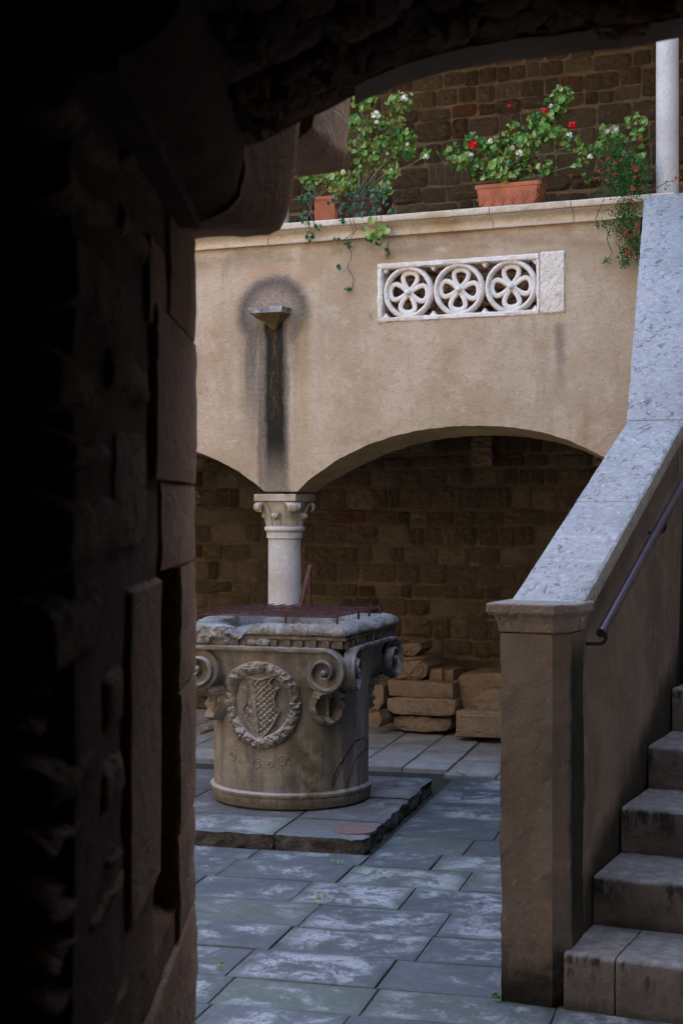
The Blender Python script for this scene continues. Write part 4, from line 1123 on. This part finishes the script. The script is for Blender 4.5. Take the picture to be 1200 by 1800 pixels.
def planter(name, label, px0, px1, pybot, pytop, mat, dep=.15, pat=True, vc=.10, group=None):
    """tapering trough with a rolled rim"""
    u0, zt = WALL.hit(px0, pytop, vc-dep/2); u1, _ = WALL.hit(px1, pytop, vc-dep/2); zb = ZC+.014; h = WALL.hit((px0+px1)/2, pytop, vc-dep/2)[1]-zb
    w = (u1-u0)/2; cu_ = (u0+u1)/2; t = thing(name, label, 'flower pot', None, tuple(WALL.W(cu_, vc, zb)), rz(WALL), 'pots on the gallery cornice')
    m = MB(); rows = []
    for e, z in ((.86, 0), (.87, .004), (.96, h*.80), (.965, h*.82), (1.0, h*.84), (1.005, h*.97), (.99, h), (.93, h), (.92, h*.9)):
        a_, b_ = w*e, dep/2*e; c = .012
        rows.append([(-a_, -b_+c, z), (-a_+c, -b_, z), (a_-c, -b_, z), (a_, -b_+c, z), (a_, b_-c, z), (a_-c, b_, z), (-a_+c, b_, z), (-a_, b_-c, z)])
    m.grid(rows, closed_u=True); m.f.append(list(range(8))); m.m.append(0); m.build('trough', mat, t, smooth=True)
    m = MB(); m.box(-w*.915, w*.915, -dep/2*.91, dep/2*.91, h*.5, h*.9); m.build('soil', SOIL, t)
    if pat:                                     # acanthus fans in low relief
        n = 6
        for k in range(n):
            cxk = -w*.78+w*1.56*k/(n-1); m = MB()
            for a_ in (-62, -36, -12, 12, 36, 62):
                q = radians(a_); L = h*.56*(1-.0025*abs(a_)); pts = []
                for i in range(5):
                    tt = i/4; zz = h*.12+L*tt*cos(q*.8); pts.append((cxk+L*tt*sin(q)*(.6+.4*tt)*.62, -dep/2*(.87+.09*zz/(h*.8))-.0005, zz))
                m.tube(pts, lambda tt: .0034*(1-.4*tt), 5)
            m.build('acanthus_relief', mat, t, smooth='all')
    return t
pl = planter('terracotta_planter', 'long terracotta trough with leaf relief on a slate strip right of centre', 833, 949, 366, 321, TERRA)
m = MB(); u0, _ = WALL.hit(824, 366, .0); u1, _ = WALL.hit(965, 362, .0); m.box(u0, u1, .0, .20, ZC+.0005, ZC+.0125)
o = m.build('slate_strip', SLATE); o.location = WALL.o; o.rotation_euler = (0, 0, rz(WALL)); tag(o, 'thin grey slate strip under the long terracotta trough', 'slab')
planter('flower_pot', 'small plain terracotta pot at the left end of the cornice behind trailing sedum', 548, 592, 388, 345, TERRA, .14, False)
planter('flower_pot', 'dark red trough hidden behind sedum and tall geranium', 612, 676, 384, 346, DPOT, .14, False)
planter('flower_pot', 'dark pot overgrown by the red flowered trailing bush', 1072, 1118, 360, 312, DPOT, .14, False)
V = .09
geranium('wide bushy geranium in the long terracotta trough with a red bloom at its left', wallpt(892, 322, V),
    [(800, 268, V, .045, 9), (815, 285, .03, .06, 14), (835, 255, V, .055, 14), (850, 295, V, .07, 22), (868, 262, .12, .06, 16), (880, 300, .02, .07, 22), (905, 235, V, .06, 17), (905, 275, V, .07, 22),
     (930, 255, .02, .06, 15), (925, 300, V, .06, 14), (947, 215, .05, .055, 15), (960, 235, .05, .06, 18), (978, 180, .05, .055, 18), (990, 165, .05, .045, 12), (968, 200, .05, .05, 10), (985, 240, .05, .05, 12), (960, 296, .05, .04, 6), (780, 272, V, .03, 4), (1008, 255, .05, .05, 9), (1015, 290, .05, .035, 4)],
    0, 11, reds=[(831, 255, -.02, 1.15), (1006, 220, 0, .95), (957, 195, 0, .7), (894, 186, .05, .5)], whites=[(912, 269, -.05, 1.0), (861, 248, 0, .8), (1000, 237, -.02, .8), (828, 272, -.02, .6), (968, 186, 0, .6), (985, 157, 0, .6)], ypatch=.06)
geranium('tall leggy geranium in the dark trough at the left with cream blooms', wallpt(642, 350, V),
    [(628, 215, V, .065, 17), (640, 180, V, .055, 13), (622, 250, V, .07, 19), (655, 245, V, .07, 19), (700, 185, V, .06, 15), (690, 250, V, .06, 13), (668, 285, V, .06, 13), (712, 172, V, .035, 7), (705, 235, V, .045, 10), (712, 265, .04, .055, 14), (688, 300, .04, .045, 10), (650, 270, V, .055, 12), (670, 215, V, .04, 9), (722, 240, .05, .03, 6),
     (676, 330, .0, .04, 6), (750, 273, .0, .03, 5), (648, 178, V, .04, 7), (630, 300, V, .05, 8), (700, 212, V, .04, 7)],
    0, 12, whites=[(660, 202, 0, 1.35), (710, 172, 0, 1.1), (662, 215, 0, .7), (748, 275, -.03, .9), (716, 254, 0, .6), (680, 270, 0, .5)], ypatch=.16)
geranium('low yellowing geranium in the small terracotta pot at the left', wallpt(570, 350, V),
    [(545, 310, V, .045, 9), (560, 318, V, .05, 12), (585, 315, V, .06, 14), (612, 320, V, .06, 14), (600, 330, .03, .05, 10), (540, 330, V, .03, 4)], 0, 13, ypatch=.4)
geranium('pale variegated geranium above the red flowered bush by the right column', wallpt(1090, 318, V),
    [(1072, 235, V, .05, 10), (1082, 250, V, .05, 11), (1118, 215, V, .045, 10), (1125, 240, V, .045, 9), (1040, 270, V, .045, 8), (1032, 312, V, .025, 3), (1055, 262, V, .04, 8), (1110, 275, V, .05, 8)],
    0, 14, whites=[(1078, 228, 0, 1.15), (1066, 231, 0, .7), (1036, 275, -.02, .8)], ypatch=.08)
# trailing sedum: whorled rosettes on thin stems
def rosette_mesh():
    m = MB(); rr2 = random.Random(5)
    for k in range(16):
        a_ = k*2.4; el = .2+.9*(k/16); L = .017*(1-.35*k/16); d = Vector((cos(a_)*cos(el), sin(a_)*cos(el), sin(el))); s_ = Vector((-sin(a_), cos(a_), 0))
        m.add([d*.001, d*L*.6+s_*.0038, d*L, d*L*.6-s_*.0038], [(0, 1, 2, 3)])
    return m.mesh('rosette', SED, smooth='all', fix=False)
ROS = rosette_mesh()
def sedum(label, root, trails, clumps, seed):
    rr2 = random.Random(seed); t = thing('trailing_sedum', label, 'plant', None, tuple(root), 0, 'sedum trailing from the pots'); base = Vector(root)
    for tr in trails:
        P_ = [wallpt(px, py, v)-base for px, py, v in tr]; pts = []
        for p, q in zip(P_, P_[1:]):
            for i in range(5): b = p.lerp(q, i/5); b += Vector((.006*fbm(b.z*20, seed, 1, 2), 0, 0)); pts.append(b)
        pts.append(P_[-1]); m = MB(); m.tube(pts, .0022, 5); m.build('trailing_stem', WOODY, t, smooth='all')
    for px, py, v, rad, n in clumps:
        for k in range(n):
            c = wallpt(px+rr2.gauss(0, rad*.5), py+rr2.gauss(0, rad*.5), v+rr2.uniform(-.03, .03))-base
            nrm = Vector((rr2.gauss(0, .6), rr2.gauss(-.8, .4), rr2.gauss(.2, .6))).normalized(); s_ = rr2.uniform(.8, 1.3)
            part('leaf_rosette', ROS, t, c, nrm.to_track_quat('Z', 'X').to_euler(), (s_, s_, s_))
sedum('blue green sedum trailing over the cornice below the tall geranium', wallpt(625, 370, 0),
      [[(614, 385, -.09), (622, 410, -.09), (612, 425, -.06), (618, 445, -.03), (611, 470, -.015), (622, 492, -.01), (615, 512, -.01)], [(620, 385, -.09), (626, 405, -.09), (600, 425, -.06), (592, 430, -.05)], [(680, 375, -.09), (683, 420, -.06), (681, 455, -.02)], [(652, 345, -.03), (662, 385, -.09)]],
      [(600, 350, -.02, 16, 12), (625, 352, -.03, 16, 14), (645, 340, -.03, 18, 14), (670, 332, -.02, 14, 10), (668, 352, -.03, 15, 12), (605, 368, -.05, 14, 10), (635, 372, -.06, 16, 12), (655, 372, -.06, 12, 7), (603, 385, -.09, 8, 4), (593, 422, -.07, 4, 3), (610, 432, -.05, 7, 5), (595, 472, -.02, 3, 2), (613, 507, -.015, 6, 4), (682, 442, -.02, 4, 3), (681, 452, -.02, 4, 2), (676, 402, -.08, 3, 1), (687, 370, -.05, 10, 7)], 21)
sedum('sedum trailing over the cornice in front of the small terracotta pot', wallpt(545, 370, 0),
      [[(538, 350, -.05), (548, 372, -.06), (538, 385, -.09), (546, 405, -.09)], [(546, 380, -.09), (555, 400, -.09), (545, 420, -.07)], [(517, 346, -.03), (535, 344, -.03)]],
      [(533, 352, -.04, 9, 9), (548, 350, -.04, 9, 8), (545, 332, -.02, 9, 6), (527, 382, -.08, 6, 4), (535, 392, -.1, 6, 5), (556, 396, -.1, 6, 5), (546, 418, -.08, 8, 7), (584, 355, -.04, 9, 5), (540, 372, -.06, 6, 3)], 22)
t = thing('hanging_geranium_shoot', 'geranium shoot with a pale yellow leaf hanging over the cornice near the tracery', 'plant', None, tuple(wallpt(660, 385, -.08)))
base = wallpt(660, 385, -.08); branch(t, Vector((0, .02, .03)), wallpt(662, 425, -.13)-base, .003)
for k in range(16):
    c = wallpt(R.gauss(657, 11), R.gauss(415, 13), -.10+R.uniform(-.03, .02))-base; nrm = Vector((R.gauss(0, .5), -1, R.gauss(.2, .4))); o = part('leaf', LV[3] if k in (3, 7) else LV[k % 3], t, c, nrm.to_track_quat('Z', 'X').to_euler(), (1.25, 1.25, 1.25))
# red flowered trailing bush
rt = wallpt(1092, 312, V); bush = thing('flowering_bush', 'dense trailing bush dotted with tiny red flowers hanging over the right end of the cornice', 'plant', None, tuple(rt))
m = MB(); rr2 = random.Random(31); fl_ = []
blobs = [(1090, 285, .0, 38, 1.0, 26), (1085, 315, -.03, 40, 1.0, 30), (1105, 335, -.05, 30, .8, 24), (1100, 370, -.1, 26, .7, 26), (1095, 400, -.11, 24, .6, 20), (1110, 420, -.12, 16, .4, 16), (1100, 445, -.1, 14, .3, 14), (1095, 463, -.08, 9, .12, 9), (1070, 265, .02, 24, .35, 14), (1120, 300, -.02, 22, .5, 20), (1063, 395, -.08, 8, .06, 7), (1064, 459, -.03, 7, .05, 4), (1048, 398, -.05, 4, .03, 6), (1117, 440, -.08, 9, .15, 12), (1170, 325, -.02, 4, .02, 6)]
for px, py, v, sx, dens, sy in blobs:
    for k in range(int(820*dens)):
        c = wallpt(px+rr2.gauss(0, sx*.48), py+rr2.gauss(0, sy*.55), v+rr2.gauss(0, .035))-rt; d = Vector((rr2.gauss(0, 1), rr2.gauss(-.6, .7), rr2.gauss(.2, .8))).normalized(); s_ = d.orthogonal().normalized(); L = rr2.uniform(.010, .019); w = L*.27
        s_ = (s_*cos(k)+d.cross(s_)*sin(k)); m.add([c, c+d*L*.5+s_*w, c+d*L, c+d*L*.5-s_*w], [(0, 1, 2, 3)])
tag(m.build('foliage', BUSH, bush, fix=False), kind='stuff')
for tr in ([(1085, 380, -.1), (1075, 395, -.09), (1066, 420, -.06), (1075, 445, -.03), (1064, 460, -.02)], [(1060, 350, -.09), (1046, 385, -.06), (1050, 402, -.04)], [(1100, 400, -.1), (1085, 430, -.08), (1098, 465, -.06)], [(1095, 350, -.09), (1085, 380, -.1), (1070, 398, -.09)], [(1120, 340, -.02), (1150, 332, -.02), (1172, 320, -.02), (1184, 318, -.02)]):
    P_ = [wallpt(*p)-rt for p in tr]; m = MB(); m.tube(P_, .0026, 5); m.build('twig', WOODY, bush, smooth='all')
for k in range(44):
    px, py, v, sx, dens, sy = blobs[rr2.choice([0, 0, 1, 1, 2, 2, 3, 3, 4, 5, 6, 8, 9])]
    c = wallpt(px+rr2.gauss(0, sx*.55), py+rr2.gauss(0, sy*.6), v-.055)-rt; s_ = rr2.uniform(.7, 1.25); part('red_flower', FS_, bush, c, (rr2.random(), rr2.random(), 0), (s_, s_, s_))
part('red_flower', FS_, bush, wallpt(1187, 313, -.03)-rt)
# weeds and fallen leaves on the paving
def weed(px, py, n, r, label, seed):
    rr2 = random.Random(seed); p = gp(px, py, .004); t = thing('weed', label, 'weed', None, tuple(p), 0, 'weeds in the paving joints'); 
    for k in range(n):
        d = Vector((rr2.gauss(0, r), rr2.gauss(0, r), rr2.uniform(.2, 1)*r*1.2)); nrm = Vector((rr2.gauss(0, .4), rr2.gauss(-.4, .4), 1)); part('leaf', LV[k % 3], t, d, nrm.to_track_quat('Z', 'X').to_euler(), (.42, .42, .42))
weed(607, 1489, 14, .018, 'small green weed in the gap under the front right corner of the well platform', 1)
weed(560, 1577, 5, .010, 'tiny green weed in a paving joint left of centre', 2); weed(385, 1703, 4, .010, 'tiny green weed in the paving near the dark doorway edge', 3)
weed(592, 1519, 4, .012, 'tiny green weed in the joint just in front of the platform', 4)
weed(873, 1757, 9, .014, 'moss and weeds at the foot of the stair post', 5)
for i, (px, py, lb) in enumerate([(799, 1358, 'small dark green fallen leaf near the end of the gravel strip'), (812, 1361, 'tiny yellow fallen leaf between two others on the arcade paving'), (819, 1362, 'yellow green fallen leaf nearest the stair post')]):
    m = MB(); m.add([(0, 0, .002), (.016, .006, .008), (.034, 0, .004), (.016, -.009, .003)], [(0, 1, 2, 3)]); o = m.build('fallen_leaf', GERY if i else GER, None, fix=False); o.location = gp(px, py, .02); o.rotation_euler = (0, 0, i*1.3); tag(o, lb, 'leaf', 'fallen leaves on the paving')

# ================================================================== the dark passage the photograph is taken from
XR = -.300; Y0, Y1 = 1.84, 3.25; YF = 2.90
pw = thing('passage_wall', 'dark rubble wall of the passage arch framing the courtyard view', 'wall', None, (0, 0, 0))
m = MB(); rows = []
for k in range(61):
    z = 2.6*k/60; row = []
    for i in range(41):
        y = Y0+(Y1-.06-Y0)*i/40; slot = 1 if (2.67 < y < 2.95 and .80 < z < 1.44) or (2.44 < y < 2.55 and .9 < z < 1.7 and False) else 0; row.append((XR-.014-.07*slot+.008*fbm(y*5, z*5, 1, 4), y, z))
    rows.append(row)
m.grid(rows); m.add([(XR-.014, Y0, 0), (-3, Y0, 0), (-3, Y0, 4.6), (XR-.035, Y0, 4.6)], [(0, 1, 2, 3)]); m.add([(XR-.02, Y1-.06, 0), (-3.6, Y1-.06, 0), (-3.6, Y1-.06, 4.6), (XR-.02, Y1-.06, 4.6)], [(0, 1, 2, 3)])
m.build('mortar_bed', PMORT, pw, smooth=True)
def rev(px, py, X=XR): Y = F*-X/(600-px); return Y, HC-(py-HZ)/F*Y
def jamb_stone(px0, py0, px1, py1, mat, proud=.02, seed=0, name='stone', sharp=False, px2=None):
    """stone on the reveal: px0..px1 nearer..farther edge, upper/lower by photo rows at its middle"""
    ya = F*-XR/(600-px0); yb = F*-XR/(600-px1); ym = (ya+yb)/2; zt = HC-(py0-HZ)/F*ym; zb = HC-(py1-HZ)/F*ym
    m = MB(); n1_, n2_ = 14, max(8, int((zt-zb)/.03)); rows = []
    for k in range(n2_+1):
        row = []
        for i in range(n1_+1):
            y = ya+(yb-ya)*i/n1_; z = zb+(zt-zb)*k/n2_; e = min(i, n1_-i)/n1_*(yb-ya); e2 = min(k, n2_-k)/n2_*(zt-zb); q = min(1, min(e, e2)/(.012 if sharp else .035)); q = 1-(1-q)**2
            x = XR-.05+(.05+proud)*q+(.003 if sharp else .007)*fbm(y*11+seed, z*11, seed, 4)*q
            jj = (.004 if sharp else .012); y2 = y+jj*fbm(z*13, seed, i*.2, 3); z2 = z+jj*fbm(y*13, seed+5, k*.1, 3)
            row.append((x, y2, z2))
        rows.append(row)
    m.grid(rows); bx = XR-.10
    edge = [rows[0][i] for i in range(n1_)]+[rows[k][n1_] for k in range(n2_)]+[rows[n2_][i] for i in range(n1_, 0, -1)]+[rows[k][0] for k in range(n2_, 0, -1)]
    n = len(edge); m.add(edge+[(bx, p[1], p[2]) for p in edge], [(i, (i+1) % n, n+(i+1) % n, n+i) for i in range(n)])
    return m.build(name, mat, pw, smooth=True)
# dressed stones of the outer jamb (their far arris is the sharp edge against the courtyard)
def arris(py0, py1, px0=318, px1=347, proud=.0, seed=0, name='dressed_stone'):
    zt = HC-(py0-HZ)/F*3.2; zb = HC-(py1-HZ)/F*3.2; ya = F*-XR/(600-px0); m = MB(); rows = []; n2_ = max(6, int((zt-zb)/.02)); prof_ = [(ya, -.07), (ya, -.012), (ya+.01, 0), (ya+(Y1-ya)*.5, 0), (Y1-.02, 0), (Y1-.008, -.004), (Y1, -.014), (Y1, -.10), (Y1, -.35)]
    for k in range(n2_+1):
        z = zb+.003+(zt-zb-.006)*k/n2_; e = min(k, n2_-k)/n2_*(zt-zb); q = min(1, e/.008)
        rows.append([(XR+proud+x-(1-q)*.0025+(.0035*fbm(z*9+seed, y*5, 2, 4)+.0022*fbm(z*40, y*9, seed, 3) if y < Y1-.001 or x > -.05 else 0), y+.003*fbm(z*20, seed, 1, 2), z) for y, x in prof_])
    m.grid(rows); m.add(rows[0], [tuple(range(9))]); m.add(rows[-1], [tuple(range(9))])
    return m.build(name, DRESS, pw, smooth=True)
for k, (a_, b_, p0, pr) in enumerate([(150, 405, 300, .0), (405, 600, 300, .0), (600, 852, 275, .001), (852, 985, 288, -.002), (985, 1190, 318, -.001), (1190, 1420, 318, .0), (1420, 1592, 318, -.0015), (1592, 1800, 246, .002), (1800, 2060, 246, 0), (2060, 2300, 246, 0)]): arris(a_, b_, p0, 347, pr, k)
jamb_stone(232, 1000, 291, 1610, DRESS, -.004, 40, 'dressed_stone', True)
jamb_stone(268, 410, 298, 598, DRESS, -.004, 41, 'dressed_stone', True)
js_ = [(128, 428, 232, 590), (218, 372, 285, 465), (120, 612, 190, 745), (196, 600, 262, 720), (126, 760, 205, 846), (210, 735, 268, 990), (130, 850, 230, 1014), (104, 1038, 195, 1195), (112, 1310, 182, 1420), (190, 1310, 232, 1440), (120, 300, 210, 410), (225, 250, 300, 360), (110, 200, 220, 290), (120, 1640, 170, 1700), (180, 1740, 240, 1810), (105, 1436, 168, 1500), (200, 1150, 230, 1300), (240, 1620, 245, 1640)]
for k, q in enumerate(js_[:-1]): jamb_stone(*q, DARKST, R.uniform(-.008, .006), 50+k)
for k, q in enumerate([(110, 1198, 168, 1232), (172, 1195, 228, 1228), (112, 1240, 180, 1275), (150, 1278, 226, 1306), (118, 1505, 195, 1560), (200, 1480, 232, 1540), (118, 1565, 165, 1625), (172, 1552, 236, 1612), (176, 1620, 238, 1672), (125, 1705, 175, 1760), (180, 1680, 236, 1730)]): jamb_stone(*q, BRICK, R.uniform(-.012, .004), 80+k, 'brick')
# arch: near contour traced at its far face, then run back towards the viewer
cont = [(346, 395), (372, 388), (400, 372), (418, 350), (427, 310), (431, 262), (470, 246), (500, 233), (535, 214), (575, 196), (610, 179), (650, 160), (700, 139), (740, 126), (780, 115), (815, 106), (850, 99), (900, 92), (950, 86), (1000, 79), (1050, 73), (1100, 67), (1150, 60), (1200, 50), (1300, 32), (1420, 30)]
cw = [((px-600)/F*YF, HC-(py-HZ)/F*YF) for px, py in cont]
fine = []
for p, q in zip(cw, cw[1:]):
    n = max(1, int(hypot(q[0]-p[0], q[1]-p[1])/.012))
    for i in range(n): fine.append((p[0]+(q[0]-p[0])*i/n, p[1]+(q[1]-p[1])*i/n))
fine.append(cw[-1]); cum = [0]
for p, q in zip(fine, fine[1:]): cum.append(cum[-1]+hypot(q[0]-p[0], q[1]-p[1]))
def arc(s_):
    s_ = max(0, min(cum[-1], s_))
    import bisect
    i = min(len(fine)-2, max(0, bisect.bisect_right(cum, s_)-1)); t = (s_-cum[i])/max(1e-9, cum[i+1]-cum[i]); p, q = fine[i], fine[i+1]
    tx, tz = q[0]-p[0], q[1]-p[1]; L = hypot(tx, tz) or 1; return p[0]+tx*t, p[1]+tz*t, tz/L, -tx/L      # point and inward (downward) normal
m = MB(); nY = 30; rows = []
for j in range(nY+1):
    y = Y0+(YF-Y0)*j/nY; row = []
    for i, (x, z) in enumerate(fine):
        w = .010*fbm(x*12, z*12, y*6, 4) if j < nY else .004*fbm(x*25, z*25, 3, 3); row.append((x, y, z+.012*(1 if j < nY else .3)+w))
    rows.append(row)
m.grid(rows)
front = [[(x, YF, z) for x, z in fine], [(x, YF, 4.6) for x, z in fine]]; back = [[(x, Y0, z) for x, z in fine], [(x, Y0, 4.6) for x, z in fine]]
front[0] = rows[-1]; back[0] = rows[0]; m.grid(front); m.grid(back)
m.build('arch_mortar', PMORT, pw, smooth=True)
# thin render strip along the far edge of the arch at the right
m = MB(); s0 = next(cum[i] for i, p in enumerate(fine) if p[0] > .02); rows = []
for i in range(61):
    s_ = s0+(cum[-1]-s0)*i/60; x, z, nx, nz = arc(s_); t_ = .003+.014*min(1, i/30); w = .002*fbm(x*14, 1, 2, 3)
    rows.append([(x, YF-.09, z+.02), (x, YF-.09, z-t_*.2+w), (x, YF-.01, z-t_*.35+w), (x, YF+.04, z-t_*.35+w), (x, YF+.04, z+.3)])
m.grid(rows); m.build('render_strip', LIME if False else m_plain('dirty_render', (.30, .23, .17), .9, .2, 6), pw, smooth=True)
m = MB(); m.box(-3, -.262, Y0+.003, YF-.004, 2.055, 4.6); m.build('wall_core', PMORT, pw)
# rough voussoirs and bricks on the intrados
s_ = .20; k = 0; y = YF
while y > Y0+.1:
    dy = R.uniform(.085, .15); s_ = .16+R.uniform(0, .05)
    while s_ < cum[-1]-.02:
        L = R.uniform(.045, .10) if R.random() < .6 else R.uniform(.09, .15); x, z, nx, nz = arc(s_+L/2); k += 1
        v = SV[R.randrange(16)]; tx, tz = -nz, nx; d = R.uniform(.006, .028)*(.5 if y > YF-.05 else 1); mm = BRICK if R.random() < .3 else DARKST
        M_ = Matrix(((tx*L*.92, -nx*d, 0, x-nx*.006), (0, 0, dy*.9, y-dy/2-.01), (tz*L*.92, -nz*d, 0, z-nz*.006), (0, 0, 0, 1)))
        sh = R.uniform(-.25, .25); me_key = (id(v), mm.name)
        if px_ok(x, y-dy/2, z) if 'px_ok' in globals() else True:
            o = bpy.data.objects.new('stone' if mm is DARKST else 'brick', VM[(SV.index(v), mm.name)] if 'VM' in globals() else None) if False else None
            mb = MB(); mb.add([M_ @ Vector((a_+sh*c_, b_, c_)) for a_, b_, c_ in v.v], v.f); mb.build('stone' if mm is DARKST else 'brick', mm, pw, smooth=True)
        s_ += L
    y -= dy
print('voussoirs', k)
# far walls that close the passage and the room behind the camera (all off the picture)
def shell(name, boxes, mat):
    m = MB()
    for b in boxes: m.box(*b)
    return tag(m.build(name, mat), kind='structure')
shell('passage_room', [(-3, -2.8, -2.5, Y0-.01, 0, 3.4), (2.6, 2.8, -2.5, Y0-.01, 0, 3.4), (-2.8, 2.6, -2.7, -2.5, 0, 3.4), (-3, 2.8, -2.7, Y0-.01, 3.4, 3.6), (.86, 2.8, Y0, Y1, 0, 4.6)], MORT)
# corbels on the passage front
def corbel(poly, Y, dep, label, mat, hollow=None):
    t = thing('stone_corbel', label, 'corbel', None, ((poly[0][0]-600)/F*Y, Y, HC-(poly[0][1]-HZ)/F*Y), 0, 'stone corbels under the arch')
    X0, Z0_ = t.location.x, t.location.z; P_ = [((px-600)/F*Y-X0, HC-(py-HZ)/F*Y-Z0_) for px, py in poly]
    m = MB(); m.prism(P_, lambda p, d: (p[0], d, p[1]), 0, dep); o = m.build('body', mat, t); bev(o, .006, 2, 30); return t
def arcp(cx_, cy_, rx, ry, a0, a1, n): return [(cx_+rx*cos(radians(a0+(a1-a0)*i/n)), cy_+ry*sin(radians(a0+(a1-a0)*i/n))) for i in range(n+1)]
def loft_corbel(near, far, Yn, Yf, label, mat, ext=.12):
    """splayed corbel: the near outline opens out to the far outline"""
    def res(P_, n=26):
        cu = [0]
        for p, q in zip(P_, P_[1:]): cu.append(cu[-1]+hypot(q[0]-p[0], q[1]-p[1]))
        out = []
        for i in range(n+1):
            s_ = cu[-1]*i/n; k = min(len(P_)-2, max(j for j in range(len(cu)) if cu[j] <= s_+1e-9)); t = (s_-cu[k])/max(1e-9, cu[k+1]-cu[k]); out.append((P_[k][0]+(P_[k+1][0]-P_[k][0])*t, P_[k][1]+(P_[k+1][1]-P_[k][1])*t))
        return out
    A_, B_ = res(near), res(far); X0, Z0_ = (far[0][0]-600)/F*Yf, HC-(far[0][1]-HZ)/F*Yf
    t = thing('stone_corbel', label, 'corbel', None, (X0, Yf, Z0_), 0, 'stone corbels under the arch'); m = MB(); rows = []
    for k in range(13):
        s_ = k/12; e = s_**1.3; y = Yn+(Yf-Yn)*s_; row = []
        for p, q in zip(A_, B_):
            a_ = ((p[0]-600)/F*Yn, HC-(p[1]-HZ)/F*Yn); b_ = ((q[0]-600)/F*Yf, HC-(q[1]-HZ)/F*Yf); w = .006*fbm(a_[0]*30, y*9, a_[1]*30, 3)
            row.append((a_[0]+(b_[0]-a_[0])*e-X0+w, y-Yf, a_[1]+(b_[1]-a_[1])*e-Z0_+w))
        rows.append(row)
    rows.append([(x-.004, .012, z+.004) for x, y, z in rows[-1]]); rows.append([(x-.006, ext, z+.006) for x, y, z in rows[-2]])
    m.grid(rows); m.add(rows[-1], [tuple(range(len(rows[-1])))]); m.add(rows[0], [tuple(range(len(rows[0])))])
    m.build('body', mat, t, smooth=True); return t
loft_corbel([(330, 384), (372, 381), (402, 368), (420, 348), (428, 312), (430, 262), (420, 150), (330, 150)],
    [(336, 408), (440, 405), (466, 402)]+arcp(474, 350, 34, 50, 80, 30, 6)+[(510, 350), (517, 315), (523, 280), (526, 235), (527, 150), (336, 150)], YF-.02, 3.24, 'large dark rounded corbel left of the small white column foot', DRESS)
loft_corbel([(505, 262), (530, 240), (548, 225), (552, 200), (552, 110), (505, 110)],
    [(526, 297), (560, 292)]+arcp(584, 268, 26, 24, 80, 10, 5)+[(611, 245), (613, 200), (614, 110), (526, 110)], 3.34, 3.74, 'smaller rounded corbel touching the leaves of the tall geranium', DRESS)
# surroundings of the courtyard, outside the picture: they shade it and throw sunlight back into it
shell('passage_building', [(-7, XR-.2, Y1-.055, Y1-.01, 0, 2.6), (-7, 4, Y1-.055, Y1+.3, 2.66, 6.5), (.87, 4, Y1+.002, Y1+.05, 0, 2.655)], OCHREW)
shell('west_building', [(-5.6, -5.2, 2, 16, 0, 6.0)], OCHREW)
shell('east_building', [(2.9, 3.3, 3.7, 14, 0, 6.6)], OCHREW)
m = MB(); m.box(-5, 3.2, VB+.31, VB+.6, 0, 6.4); o = tag(m.build('rear_building', OCHREW), kind='structure'); o.location = WALL.o; o.rotation_euler = (0, 0, rz(WALL))
